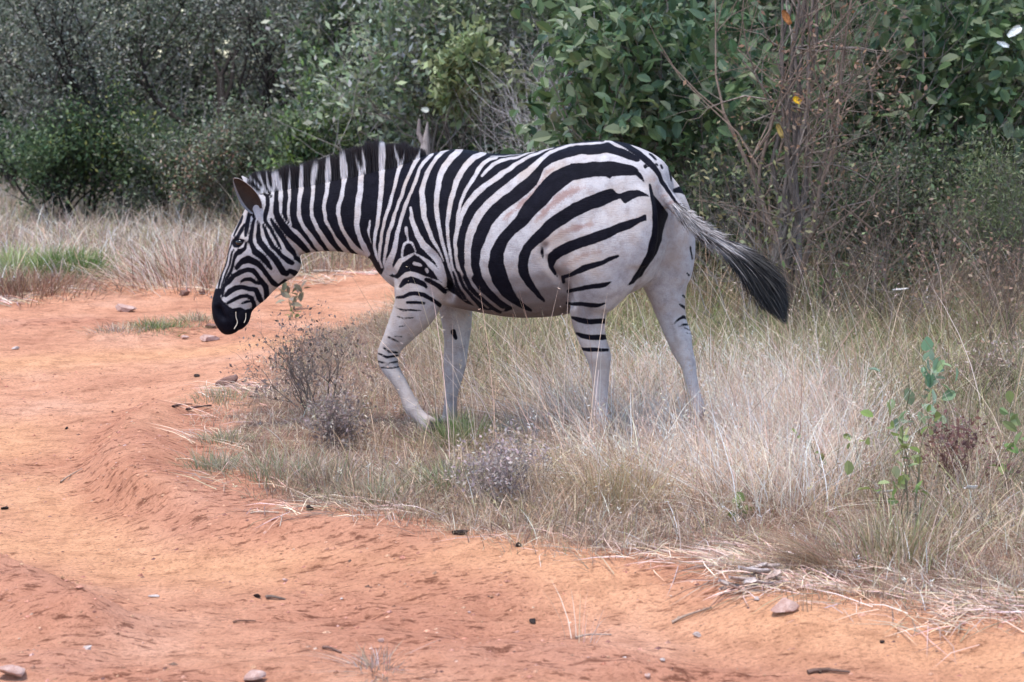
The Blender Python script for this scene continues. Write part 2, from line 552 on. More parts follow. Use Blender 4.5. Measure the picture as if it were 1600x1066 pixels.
# head
b_(('X', [(500, -150, 60), (490, -20, 70), (487, 100, 80), (487, 250, 95), (530, 370, 110), (610, 500, 118), (710, 620, 128), (810, 720, 132), (910, 820, 118), (1000, 910, 100), (1080, 985, 80)]))
b_(('A', [(445, 590, 25), (425, 660, 28), (385, 740, 22), (345, 830, 12)]))
b_(('A', [(520, 560, 25), (515, 640, 45), (495, 740, 45), (485, 830, 25)]))
b_(('A', [(470, 690, 15), (440, 760, 42), (390, 840, 36), (360, 850, 20)]))
bp('A', [(326, 880), (360, 855), (480, 880), (445, 930), (400, 970), (350, 970), (326, 930)])
b_(('A', [(550, 540, 35), (590, 620, 30), (570, 700, 35), (550, 800, 40), (545, 900, 45), (590, 990, 50)]), ('B', [(600, 30, 70), (680, 90, 70), (740, 160, 60), (790, 230, 30)]))
b_(('X', [(155, 430, 25), (160, 560, 55), (160, 680, 88), (190, 800, 106), (260, 900, 106), (340, 990, 96)]), ('B', [(830, 110, 65), (890, 200, 70), (940, 270, 70), (980, 290, 50)]))
b_(('X', [(240, 490, 34), (290, 590, 56), (325, 700, 66), (370, 800, 70), (430, 890, 72), (510, 970, 68)]), ('B', [(930, 90, 50), (1000, 140, 55), (1040, 165, 45)]))
b_(('X', [(270, -70, 30), (320, -50, 60), (335, 50, 66), (345, 130, 70), (315, 230, 84), (290, 330, 74), (290, 415, 56), (340, 490, 52), (400, 570, 54), (450, 680, 50), (500, 780, 46), (550, 880, 40), (590, 950, 12)]))
b_(('X', [(395, 385, 40), (430, 460, 56), (500, 560, 74), (580, 670, 88), (650, 790, 86), (720, 900, 86), (800, 1000, 76), (835, 1060, 56)]))
b_(('A', [(500, 900, 18), (480, 970, 36), (420, 1020, 50)]), ('B', [(420, 20, 55), (370, 60, 40), (345, 110, 30), (330, 200, 28), (300, 280, 32), (250, 370, 28), (225, 480, 20), (210, 560, 15)]))
b_(('A', [(320, 900, 12), (310, 960, 12)]), ('B', [(280, 30, 13), (250, 150, 13), (200, 300, 15), (165, 450, 18)]))
b_(('A', [(345, 1000, 12)]), ('B', [(315, 60, 16), (290, 180, 18), (240, 310, 18), (200, 450, 16)]))
bp('B', [(350, 230), (370, 180), (430, 110), (520, 65), (600, 110), (680, 180), (740, 260), (800, 340), (885, 425), (850, 450), (790, 420), (740, 340), (680, 260), (600, 190), (520, 155), (450, 170), (410, 220), (380, 240)])
b_(('B', [(245, 440, 20), (280, 390, 48), (340, 320, 56), (420, 270, 56), (500, 240, 50), (570, 250, 52), (630, 310, 48), (680, 380, 52), (720, 440, 55), (740, 520, 60), (740, 590, 50)]))
b_(('B', [(430, 385, 22), (480, 355, 34), (540, 355, 42), (600, 390, 38), (660, 405, 20)]))
b_(('B', [(245, 545, 36), (300, 500, 62), (360, 460, 58), (440, 450, 48), (530, 470, 48), (610, 480, 50), (640, 540, 60), (665, 600, 60), (680, 630, 40)]))
b_(('B', [(270, 640, 30), (340, 600, 35), (420, 555, 35), (500, 545, 40), (560, 580, 50), (580, 640, 50), (590, 700, 60)]))
b_(('B', [(440, 640, 18), (500, 620, 32), (530, 620, 22)]))
bp('B', [(100, 462), (160, 470), (215, 455), (222, 500), (185, 550), (200, 600), (250, 660), (330, 705), (420, 690), (480, 720), (545, 700), (590, 740), (580, 900), (480, 1080), (290, 1080), (60, 980), (20, 640)])
b_(('B', [(1010, 255, 45), (1090, 290, 50)]))
b_(('B', [(1080, 100, 45), (1160, 145, 50)]))
b_(('B', [(880, 430, 36), (960, 370, 40)]))
b_(('A', [(520, 90, 70), (620, 70, 60), (720, 50, 50), (860, 20, 50)]))
b_(('A', [(590, 130, 36), (690, 250, 8)]))
b_(('A', [(540, 200, 44), (660, 300, 12)]))
b_(('A', [(690, 80, 30), (728, 235, 8)]))
b_(('A', [(765, 90, 16), (785, 230, 6)]))
b_(('C', [(135, 660, 22), (160, 690, 26), (180, 740, 12)]))
# foreleg
b_(('F', [(500, 820, 28), (560, 755, 66), (620, 745, 76), (700, 760, 66), (780, 800, 50), (810, 830, 26)]))
b_(('F', [(800, 740, 40), (870, 770, 50), (950, 810, 55), (1030, 880, 50)]))
b_(('F', [(460, 950, 25), (540, 940, 35), (600, 910, 40), (680, 900, 40), (780, 920, 45), (870, 970, 45), (965, 1045, 40)]))
b_(('F', [(580, 1010, 28), (680, 1005, 28), (780, 1015, 26)]))
b_(('Q', [(290, 465, 8), (380, 490, 18), (500, 490, 18), (600, 500, 10)]))
b_(('Q', [(310, 565, 8), (380, 590, 12), (500, 585, 9)]))
b_(('Q', [(330, 690, 4), (400, 685, 8)]))
b_(('Q', [(200, 805, 12), (270, 840, 14), (330, 870, 6)]))
b_(('Q', [(280, 800, 6), (370, 810, 7)]))
b_(('Q', [(150, 940, 16), (210, 990, 20), (310, 1000, 16)]))
b_(('Q', [(70, 1000, 12), (180, 1050, 20), (310, 1040, 20)]))
b_(('R', [(80, 270, 16), (200, 290, 13), (310, 270, 13)]))
b_(('R', [(120, 340, 12), (230, 345, 16), (340, 330, 10)]))
b_(('Q', [(975, 750, 60), (1000, 830, 36)]))
b_(('U', [(770, -60, 30), (790, 0, 34), (840, 180, 50), (920, 320, 50), (990, 430, 36)]))
b_(('U', [(870, -40, 50), (905, 90, 50), (980, 230, 50), (1090, 360, 50), (1180, 470, 46), (1270, 590, 36)]))
b_(('U', [(980, 30, 76), (1080, 220, 76), (1180, 330, 62), (1300, 440, 60), (1400, 530, 50), (1500, 610, 46), (1620, 670, 40)]))
b_(('U', [(1180, 60, 140), (1300, 240, 125), (1420, 360, 100), (1540, 470, 88), (1660, 560, 70)]))
# flank, rump, thigh
b_(('K', [(0, 180, 100), (150, 185, 108), (280, 180, 108), (370, 160, 112), (450, 190, 90), (560, 220, 85), (650, 260, 75), (725, 295, 50)]))
bp('K', [(-60, 345), (0, 345), (100, 345), (200, 330), (450, 325), (560, 350), (680, 375), (730, 410), (745, 445), (790, 500), (822, 585), (788, 550), (720, 485), (600, 490), (420, 495), (400, 520), (370, 500), (200, 500), (90, 515), (0, 540), (-60, 550)])
b_(('I', [(1218, 415, 150), (1000, 430, 160), (850, 455, 185), (700, 540, 210), (600, 630, 215), (480, 770, 200), (360, 890, 185)]),
   ('H', [(1180, -40, 150), (1050, 80, 125), (950, 200, 130), (885, 350, 150), (875, 500, 185), (920, 650, 195), (1000, 800, 150), (1090, 900, 90), (1218, 990, 50), (1290, 1030, 30)]))
bp('K', [(-60, 830), (0, 805), (100, 770), (230, 710), (330, 670), (400, 650), (440, 655), (480, 710), (520, 715), (620, 670), (740, 660), (800, 690), (875, 745), (800, 737), (740, 745), (660, 780), (580, 825), (520, 765), (400, 810), (300, 850), (150, 910), (0, 980), (-60, 1005)])
b_(('I', [(1200, 765, 150), (1000, 850, 150), (800, 960, 150), (680, 1040, 150)]),
   ('J', [(600, 30, 150), (540, 100, 130), (430, 190, 120), (340, 290, 110), (290, 400, 118), (280, 500, 115), (300, 600, 108), (360, 700, 88), (420, 780, 66), (480, 860, 46), (535, 920, 20)]))
bp('L', [(118, 500), (128, 440), (200, 370), (350, 290), (550, 220), (750, 150), (900, 100), (1050, 45), (1180, 8), (1290, -40), (1300, 30), (1218, 60), (1100, 130), (950, 190), (800, 260), (700, 300), (550, 350), (420, 400), (300, 450), (215, 510), (185, 580), (250, 720), (200, 680), (135, 590)])
b_(('L', [(50, 350, 14), (50, 420, 34), (60, 480, 16)]))
bp('L', [(285, 690), (400, 660), (530, 570), (610, 550), (760, 510), (870, 470), (960, 440), (970, 462), (880, 510), (750, 570), (600, 620), (500, 660), (420, 700), (322, 720), (330, 780), (300, 790)])
b_(('L', [(370, 880, 38), (500, 850, 44), (650, 820, 48), (800, 800, 46), (870, 765, 14)]))
b_(('P', [(200, 25, 24), (330, 40, 38), (450, 52, 48), (560, 55, 42), (650, 30, 14)]))
b_(('P', [(255, 205, 24), (340, 225, 52), (440, 245, 54), (550, 245, 58), (680, 245, 52)]))
b_(('P', [(310, 385, 20), (380, 420, 52), (480, 440, 58), (600, 435, 58), (700, 425, 46)]))
b_(('P', [(370, 575, 30), (450, 585, 42), (560, 580, 42), (680, 590, 30)]))
b_(('K', [(400, 60, 20), (500, 85, 46), (620, 150, 58), (760, 240, 70), (850, 320, 74), (930, 400, 66), (985, 470, 56), (1020, 550, 46), (1080, 650, 38), (1130, 730, 32), (1180, 800, 28), (1230, 860, 20)]),
   ('M', [(800, 895, 10)]))
bp('K', [(800, 365), (830, 355), (850, 385), (825, 415), (805, 400)])
b_(('K', [(880, 230, 20), (950, 300, 22)]))
b_(('K', [(955, 355, 16), (970, 370, 14)]))
b_(('K', [(1015, 370, 20), (1030, 400, 20)]))
b_(('K', [(80, 85, 18), (330, 75, 18)]))
bp('M', [(640, 400), (700, 410), (690, 500), (675, 565), (662, 500)])
bp('M', [(690, 655), (780, 620), (890, 690), (960, 760), (900, 780), (850, 722), (800, 700), (700, 690)])
bp('M', [(412, 585), (440, 600), (470, 720), (560, 850), (640, 950), (600, 1066), (580, 1140), (560, 1260), (500, 1420), (420, 1540), (330, 1670), (230, 1770), (160, 1800), (270, 1630), (370, 1470), (430, 1260), (460, 1060), (455, 900), (430, 740)])
b_(('N', [(905, 350, 14), (922, 430, 15), (925, 500, 8)]))
b_(('N', [(860, 660, 10), (885, 690, 22)]))
b_(('N', [(820, 930, 20), (850, 950, 26)]))
b_(('O', [(470, 50, 18), (540, 90, 30)]))
b_(('O', [(405, 275, 6), (460, 215, 22), (510, 192, 34), (550, 205, 26)]))
b_(('O', [(465, 302, 8), (520, 285, 22), (570, 282, 20)]))
b_(('O', [(520, 325, 6), (590, 342, 8)]))
b_(('O', [(540, 380, 4), (605, 390, 7)]))

BR = []   # faint brown shadow stripes inside the white bands
def br(*pieces):
    BR.append(np.vstack([vp(v, p) for v, p in pieces]))
br(('I', [(470, 590, 30), (430, 670, 45), (380, 730, 60), (280, 820, 70), (180, 900, 55), (60, 1000, 40)]))
br(('I', [(1010, 630, 50), (850, 680, 90), (720, 760, 100), (600, 860, 80), (520, 950, 50), (430, 1040, 30)]))
br(('J', [(1080, 0, 50), (900, 50, 70), (750, 110, 70), (640, 170, 60), (550, 230, 50), (530, 280, 30)]))
br(('J', [(720, 530, 70), (840, 455, 62), (950, 400, 50), (1080, 350, 40), (1200, 330, 24)]))
br(('L', [(1000, 90, 40), (1218, 20, 60)]), ('N', [(250, 60, 60), (330, 20, 50)]))
br(('I', [(640, 400, 40), (560, 480, 45), (500, 570, 40)]))
br(('M', [(430, 545, 20), (480, 540, 14)]))
br(('M', [(500, 640, 14), (540, 600, 10)]))
br(('M', [(570, 740, 34), (630, 720, 26)]))
br(('M', [(640, 830, 28), (700, 800, 26)]))
br(('M', [(710, 940, 26), (780, 920, 24)]))

def stroke_sd(q, s):
    best = np.full(len(q), 1e9)
    for a, b in zip(s[:-1], s[1:]):
        d, t = seg_dist(q, a[:2], b[:2])
        best = np.minimum(best, d - 0.5 * (a[2] + (b[2] - a[2]) * t))
    if len(s) == 1:
        best = np.hypot(q[:, 0] - s[0, 0], q[:, 1] - s[0, 1]) - s[0, 2] / 2
    return best

def coat(q):
    """signed distance (photo pixels) to the black of the coat, and to the brown shadow stripes"""
    wob = 0.7 * np.stack([fbm(q / 14, 3, 31), fbm(q / 14, 3, 32)], 1)
    q = q + 2 * wob
    d = poly_sd(q, black_field)
    for s in W:
        d = np.maximum(d, -stroke_sd(q, s))
    for s in BS:
        d = np.minimum(d, stroke_sd(q, s))
    for p in BP:
        d = np.minimum(d, poly_sd(q, p))
    d = d - 0.55
    e = np.full(len(q), 1e9)
    for s in BR:
        e = np.minimum(e, stroke_sd(q, s))
    return d, e

# --- the plane the animal stands in: rump nearer, head turned back square to the view
_ax = np.arange(300, 1300, 2.0)
_sl = np.interp(_ax, [300, 430, 500, 640, 1300], [-0.06, -0.04, 0.12, 0.466, 0.466]) / 370.0
_dp = -np.cumsum(_sl) * 2.0
_dp += 9.0 - np.interp(820, _ax, _dp)

def D(px):
    return np.interp(px, _ax, _dp)

CL = np.array([P(x, 400, D(x))[:2] for x in np.arange(320, 1140, 4)])      # centre line on the ground plan
def cl_info(p):
    """nearest centre line point and the near-side normal there"""
    d2 = ((p[:, None, 0] - CL[None, :, 0]) ** 2 + (p[:, None, 1] - CL[None, :, 1]) ** 2)
    i = np.clip(d2.argmin(1), 1, len(CL) - 2)
    t = CL[i + 1] - CL[i - 1]
    t /= np.linalg.norm(t, axis=1)[:, None]
    n = np.stack([t[:, 1], -t[:, 0]], 1)          # towards the camera (-Y)
    s = ((p[:, :2] - CL[i]) * n).sum(1)
    return s, n

def catmull(a, per):
    a = np.asarray(a, float)
    e = np.vstack([2 * a[0] - a[1], a, 2 * a[-1] - a[-2]])
    out = []
    for k in range(1, len(e) - 2):
        p0, p1, p2, p3 = e[k - 1:k + 3]
        for t in np.arange(per) / per:
            out.append(0.5 * ((2 * p1) + (p2 - p0) * t + (2 * p0 - 5 * p1 + 4 * p2 - p3) * t * t + (3 * p1 - p0 - 3 * p2 + p3) * t ** 3))
    out.append(a[-1])
    return np.array(out)

ZV, ZF = [], []
def ring_mesh(rings):
    base = sum(len(v) for v in ZV)
    rings = np.array(rings)
    n, k, _ = rings.shape
    ZV.append(rings.reshape(-1, 3))
    i = np.arange(n * k).reshape(n, k) + base
    j = np.roll(i, -1, 1)
    q = np.stack([i[:-1], j[:-1], j[1:], i[1:]], -1).reshape(-1, 4)
    ZF.extend(q.tolist())
    ZF.append(i[0][::-1].tolist())
    ZF.append(i[-1].tolist())

def trunk_loft(st, per=5, k=28):
    """stations: top px, bottom px, half width (m), belly fullness, squareness"""
    st = catmull(st, per)
    rings = []
    a = np.arange(k) / k * 2 * math.pi
    for tx, ty, bx, by, wd, kb, ex in st:
        T_ = P(tx, ty, D(tx))
        B_ = P(bx, by, D(bx))
        _, n = cl_info(((T_ + B_) / 2)[None])
        nn = np.array([n[0, 0], n[0, 1], 0])
        s, c = np.sin(a), np.cos(a)
        ce = np.sign(c) * np.abs(c) ** ex * (1 - kb * s)
        rings.append((T_ + B_) / 2 + s[:, None] * (T_ - B_) / 2 + ce[:, None] * wd * nn)
    ring_mesh(rings)

trunk_loft([(1044, 290, 1036, 385, .07, 0, .9), (1039, 262, 1030, 410, .13, .0, .9), (1026, 247, 1018, 435, .18, .0, .85), (1000, 232, 998, 452, .23, .0, .85), (965, 221, 960, 470, .265, .02, .85),
            (920, 220, 915, 484, .28, .10, .85), (870, 229, 870, 494, .295, .14, .85), (820, 239, 820, 496, .31, .16, .85), (770, 240, 770, 489, .305, .16, .85),
            (720, 233, 716, 479, .275, .16, .85), (685, 237, 668, 468, .235, .18, .85), (655, 247, 628, 452, .20, .2, .9), (635, 255, 602, 430, .168, .2, .9),
            (610, 262, 583, 405, .138, .2, .9), (575, 270, 550, 396, .112, .2, .9), (535, 278, 518, 393, .098, .15, .9), (490, 288, 492, 394, .088, .1, .9),
            (450, 294, 470, 397, .082, .05, .9), (425, 298, 452, 390, .075, 0, .9), (408, 304, 438, 375, .06, 0, .9)])
# head: front line (forehead to lips) and jaw line
trunk_loft([(404, 300, 436, 345, .05, 0, .9), (391, 311, 458, 382, .07, 0, .85), (381, 330, 471, 408, .083, 0, .85), (371, 349, 466, 427, .094, -.12, .8), (362, 368, 452, 437, .096, -.22, .8),
            (357, 390, 435, 449, .083, -.2, .8), (352, 412, 416, 468, .066, -.12, .8), (344, 432, 402, 479, .056, 0, .85), (336, 451, 394, 487, .055, 0, .85),
            (331, 472, 392, 494, .059, 0, .8), (331, 489, 390, 502, .060, 0, .8), (336, 506, 383, 511, .053, 0, .8), (346, 520, 372, 518, .036, 0, .8), (354, 524, 363, 522, .014, 0, .9)], 5, 24)

COS25, SIN25 = math.cos(R(25)), math.sin(R(25))
HEAD_DIR = np.array([-COS25, SIN25, 0])
NEAR = np.array([-SIN25, -COS25, 0])

def limb(st, side, per=5, k=18, body=1.0):
    """stations: centre px, half width in px along the stride, half thickness (m), offset from the middle plane (m)"""
    st = catmull(st, per)
    c = []
    for x, y, hw, lat, off in st:
        Y = D(x + side * off * SIN25 * 370) - side * off * COS25
        c.append(P(x, y, Y))
    c = np.array(c)
    tan = np.gradient(c, axis=0)
    tan -= (tan @ NEAR)[:, None] * NEAR
    tan /= np.linalg.norm(tan, axis=1)[:, None]
    fwd = np.cross(tan, NEAR)
    a = np.arange(k) / k * 2 * math.pi
    rings = []
    for i in range(len(c)):
        m = st[i, 2] / (F / c[i, 1]) / (COS25 ** 0.5)
        rings.append(c[i] + np.cos(a)[:, None] * fwd[i] * m + np.sin(a)[:, None] * NEAR * st[i, 3])
    ring_mesh(rings)
    return c

def gpy(x, off, side):
    Y = D(x + side * off * SIN25 * 370) - side * off * COS25
    return 103 + CAM[2] * F / Y

# near foreleg, lifted in mid stride
limb([(660, 315, 26, .05, .12), (657, 355, 40, .075, .135), (655, 400, 46, .09, .145), (656, 442, 42, .09, .15), (650, 478, 36, .078, .15), (631, 509, 26, .062, .145), (614, 536, 18, .050, .14),
      (606, 555, 17, .046, .14), (609, 573, 14, .040, .14), (621, 592, 11.5, .032, .14), (633, 613, 10.5, .030, .14), (644, 637, 12.5, .034, .14), (656, 651, 10.5, .030, .14),
      (668, 661, 12, .036, .14), (682, 671, 12, .042, .14), (686, 674, 10, .036, .14)], 1)
# far foreleg, bearing weight
g = gpy(695, .12, -1)
limb([(705, 430, 34, .07, .10), (711, 470, 28, .065, .12), (713, 495, 25, .06, .12), (714, 518, 22, .052, .12), (713, 542, 19, .046, .12), (711, 564, 18.5, .046, .12), (709, 588, 15, .04, .12),
      (706, 609, 11, .032, .12), (704, 630, 10, .03, .12), (703, 650, 12, .034, .12), (699, 668, 10, .03, .12), (696, g - 16, 13, .042, .12), (693, g + 2, 16, .05, .12)], -1)
# near hind leg
g = gpy(922, .13, 1)
limb([(968, 285, 52, .06, .13), (960, 320, 70, .10, .14), (950, 360, 80, .125, .15), (938, 400, 76, .125, .155), (936, 430, 60, .115, .16), (929, 455, 44, .095, .16), (920, 477, 32, .075, .155),
      (919, 497, 27, .06, .15), (922, 516, 24, .052, .145), (928, 537, 21, .048, .14), (935, 556, 20, .045, .14), (938, 585, 14, .038, .13), (938, 625, 12, .034, .13),
      (937, 662, 13.5, .036, .13), (931, 684, 11, .032, .13), (925, g - 16, 14, .044, .13), (921, g + 2, 17, .052, .13)], 1)
# far hind leg, trailing
g = gpy(1078, .13, -1)
limb([(1000, 285, 44, .06, .12), (1024, 322, 48, .10, .14), (1040, 360, 44, .12, .155), (1047, 400, 37, .115, .16), (1040, 436, 37, .10, .155), (1043, 463, 28, .08, .15), (1047, 484, 24, .064, .145),
      (1053, 506, 20.5, .054, .14), (1061, 527, 20, .048, .14), (1066, 546, 17, .042, .14), (1075, 568, 12.5, .036, .13), (1079, 592, 10.5, .032, .13), (1085, 618, 10.5, .032, .13),
      (1090, 640, 12, .036, .13), (1087, 662, 10, .032, .13), (1080, g - 12, 13, .042, .13), (1074, g + 2, 14, .048, .13)], -1)

# tail dock
tail_px = [(1006, 262, 10), (1016, 270, 13), (1028, 289, 13), (1041, 307, 12.5), (1055, 322, 11.5), (1069, 337, 10.5), (1086, 353, 9.5), (1104, 369, 8), (1133, 386, 6), (1160, 407, 3)]
tl = catmull(tail_px, 4)
def tail_Y(px):
    return D(px) - 0.03 - 0.10 * sstep(1060, 1200, np.asarray(px, float))
tc = P(tl[:, 0], tl[:, 1], tail_Y(tl[:, 0]))
tt = np.gradient(tc, axis=0)
tt /= np.linalg.norm(tt, axis=1)[:, None]
rings = []
for i in range(len(tc)):
    u = np.cross(tt[i], NEAR); u /= np.linalg.norm(u)
    v_ = np.cross(u, tt[i])
    a = np.arange(12) / 12 * 2 * math.pi
    r_ = tl[i, 2] / (F / tc[i, 1])
    rings.append(tc[i] + r_ * (np.cos(a)[:, None] * u + np.sin(a)[:, None] * v_))
ring_mesh(rings)

# --- weld everything into one skin
zm = bpy.data.meshes.new('zebra_raw')
zm.from_pydata(np.vstack(ZV).tolist(), [], ZF)
bm = bmesh.new(); bm.from_mesh(zm)
bmesh.ops.triangulate(bm, faces=[f for f in bm.faces if len(f.verts) > 4])
bmesh.ops.recalc_face_normals(bm, faces=bm.faces)
bm.to_mesh(zm); bm.free()
zo = bpy.data.objects.new('zebra_raw', zm)
COL.objects.link(zo)
md = zo.modifiers.new('r', 'REMESH')
md.mode = 'VOXEL'
md.voxel_size = 0.0085
dg = bpy.context.evaluated_depsgraph_get()
ev = zo.evaluated_get(dg)
em = ev.to_mesh()
nv = len(em.vertices)
V = np.empty(nv * 3); em.vertices.foreach_get('co', V); V = V.reshape(-1, 3)
nl = len(em.loops)
LI = np.empty(nl, np.int32); em.loops.foreach_get('vertex_index', LI)
QF = LI.reshape(-1, 4)
ev.to_mesh_clear()
bpy.data.objects.remove(zo); bpy.data.meshes.remove(zm)
ED = np.unique(np.sort(np.vstack([QF[:, [0, 1]], QF[:, [1, 2]], QF[:, [2, 3]], QF[:, [3, 0]]]), 1), axis=0)
deg = np.bincount(ED.ravel(), minlength=nv).astype(float)

def lap(X):
    out = np.empty_like(X)
    for k in range(X.shape[1]):
        s = np.bincount(ED[:, 0], X[ED[:, 1], k], nv) + np.bincount(ED[:, 1], X[ED[:, 0], k], nv)
        out[:, k] = s / deg - X[:, k]
    return out

def vnormals(V):
    a, b, c, d = (V[QF[:, k]] for k in range(4))
    n = np.cross(c - a, d - b)
    out = np.zeros_like(V)
    for k in range(4):
        for x in range(3):
            out[:, x] += np.bincount(QF[:, k], n[:, x], nv)
    return out / np.maximum(np.linalg.norm(out, axis=1), 1e-12)[:, None]

for it in range(22):
    V = V + 0.55 * lap(V)
    V = V - 0.56 * lap(V)
for it in range(3):
    V = V + 0.4 * lap(V)

def coat_px(V, NN):
    """photo pixel whose coat pattern this skin point carries; the far flank mirrors the near one"""
    s, n = cl_info(V)
    px, py = project(V)
    to = CAM - V
    to /= np.linalg.norm(to, axis=1)[:, None]
    facing = (NN * to).sum(1)
    mir = V.copy()
    mir[:, :2] -= 2 * s[:, None] * n
    mx, my = project(mir)
    direct = (s > -0.004) | (facing > 0.12)
    return np.where(direct, px, mx), np.where(direct, py, my), s

# creases and small forms, pressed into the skin
NN = vnormals(V)
px, py, sd_ = coat_px(V, NN)
q = np.stack([px, py], 1)
def press(view, pts, depth, width):
    global V
    d = np.maximum(stroke_sd(q, vp(view, pts)), 0)
    V = V - NN * (depth * np.exp(-(d / width) ** 2))[:, None]
press('B', [(545, 700, 1), (470, 700, 1), (420, 720, 1), (380, 800, 1)], .004, 2.6)          # mouth corner
press('B', [(370, 740, 1), (385, 860, 1), (400, 960, 1)], .006, 2.2)                       # lips
press('B', [(170, 700, 16), (190, 760, 30), (215, 810, 10)], .022, 3.2)                     # nostril
press('B', [(130, 660, 6), (190, 690, 6), (230, 760, 6)], -.006, 3.5)
press('A', [(340, 840, 2), (400, 835, 2), (480, 870, 2)], -.008, 3.5)                       # brow
press('B', [(1000, 300, 2), (900, 260, 2), (760, 60, 2), (640, 20, 2)], -.004, 9)          # cheek
press('B', [(420, 430, 2), (640, 400, 2), (760, 470, 2)], .005, 8)
press('A', [(380, 920, 14), (420, 915, 14)], .006, 5)
press('F', [(1050, 880, 4), (1000, 700, 4), (940, 560, 4), (880, 430, 4)], .012, 6)         # behind the shoulder
press('F', [(1080, 900, 6), (1060, 800, 6)], .022, 6)
press('U', [(700, 420, 30), (690, 300, 20)], .02, 5)
press('F', [(470, 800, 4), (440, 700, 4), (380, 640, 4)], .008, 5)
press('E', [(700, 800, 4), (650, 1000, 4)], .006, 12)
press('J', [(540, 280, 4), (520, 360, 4), (600, 520, 4), (700, 640, 4), (800, 800, 4), (850, 950, 6)], .014, 6)   # flank fold
press('I', [(500, 480, 6), (440, 640, 6), (300, 820, 6)], .010, 9)                         # hollow before the hip
press('I', [(760, 260, 10), (900, 260, 10)], -.008, 12)                                   # hip bone
press('Q', [(560, 300, 6), (620, 460, 6)], -.004, 8)
press('L', [(1000, 700, 10), (950, 900, 6), (880, 1000, 6)], .004, 12)
for y_, a_ in ((930, .003), (985, .003), (1030, .003)):
    press('Q', [(80, y_, 1), (200, y_ + 40, 1), (320, y_ + 10, 1)], a_, 1.6)
press('O', [(400, 330, 3), (390, 430, 3), (430, 540, 3)], .005, 3)
press('O', [(470, 380, 14), (470, 430, 14)], -.005, 5)
for it in range(2):
    V = V + 0.4 * lap(V)
NN = vnormals(V)
px, py, sd_ = coat_px(V, NN)
q = np.stack([px, py], 1)
sdf, sdb = coat(q)
# masks for hooves, leg dust, and the belly's grey with painted shade
zc = V[:, 2]
hoof = 1 - sstep(0.045, 0.06, zc)
near_hoof = np.maximum(hoof, sstep(664, 672, px) * sstep(652, 660, py) * (px < 700) * (sd_ > 0.05))
dust = 1 - sstep(0.10, 0.45, zc)
belly = sstep(-0.05, 0.62, -NN[:, 2]) * sstep(690, 720, px) * (1 - sstep(900, 960, px)) * (zc > 0.5)  # grey belly coat, widened over downward-facing skin to paint in underside shade

# ears: cupped leaves that share the skin's mesh
def ear(base, tip, open_dir, wid, px_inner):
    base, tip = np.array(base), np.array(tip)
    ax = tip - base
    L_ = np.linalg.norm(ax); ax /= L_
    o = np.array(open_dir, float); o -= (o @ ax) * ax; o /= np.linalg.norm(o)
    sdv = np.cross(ax, o)
    nu, nvv = 15, 13
    vs, inn = [], []
    for layer in (0, 1):
        for i in range(nu):
            u = i / (nu - 1)
            hw = wid * (math.sin(math.pi * min(1, (u * 0.93 + 0.07)) ** 0.85) ** 0.62) * (1 - 0.25 * u) + 0.002
            roll = 1.55 - 0.75 * u
            for j in range(nvv):
                v = -1 + 2 * j / (nvv - 1)
                ang = v * roll
                rad = hw / max(math.sin(roll) if roll < 1.57 else 1, .5)
                p = base + ax * L_ * u + sdv * rad * math.sin(ang) - o * rad * (math.cos(ang) - math.cos(roll) * 0.3)
                cen = base + ax * L_ * u
                if layer == 1:
                    out = p - cen - o * 0.0
                    nrm = (sdv * math.sin(ang) - o * math.cos(ang))
                    p = p + nrm * (0.0045 * (1 - 0.8 * abs(v) ** 4))
                vs.append(p)
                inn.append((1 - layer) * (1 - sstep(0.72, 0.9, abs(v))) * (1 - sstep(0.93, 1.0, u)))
    vs = np.array(vs)
    fs = []
    for layer in (0, 1):
        o0 = layer * nu * nvv
        for i in range(nu - 1):
            for j in range(nvv - 1):
                a = o0 + i * nvv + j
                f = [a, a + 1, a + nvv + 1, a + nvv]
                fs.append(f if layer else f[::-1])
    for i in range(nu - 1):
        for j in (0, nvv - 1):
            a = i * nvv + j
            f = [a, a + nvv, a + nvv + nu * nvv, a + nu * nvv]
            fs.append(f if j == 0 else f[::-1])
    return vs, np.array(fs), np.array(inn)

yh = D(400)
e1 = ear(P(402, 331, yh - .075), P(365, 279, yh - .13), (-.34, -.93, .15), .046, None)
e2 = ear(P(399, 326, yh + .06), P(377, 276, yh + .10), (-.8, .35, 0), .034, None)
allV, allF = [V], [QF]
S1, S2 = [sdf], [sdb]
base = len(V)
extra = 0
for vs, fs, inn in (e1, e2):
    allV.append(vs); allF.append(fs + base); base += len(vs)
    ex_, ey_ = project(vs)
    spot = stroke_sd(np.stack([ex_, ey_], 1), vp('A', [(650, 470, 14), (640, 520, 14)]))
    S1.append(np.where(inn > 0.5, -4.0, np.minimum(6.0, spot)))
    S2.append(np.full(len(vs), 99.0))
    extra += len(vs)
z0 = np.zeros(extra)
earin = np.concatenate([np.zeros(len(V))] + [e[2] for e in (e1, e2)])
ZPOS = np.array([CL[len(CL) // 2][0], CL[len(CL) // 2][1], 0.0])
AV = np.vstack(allV)

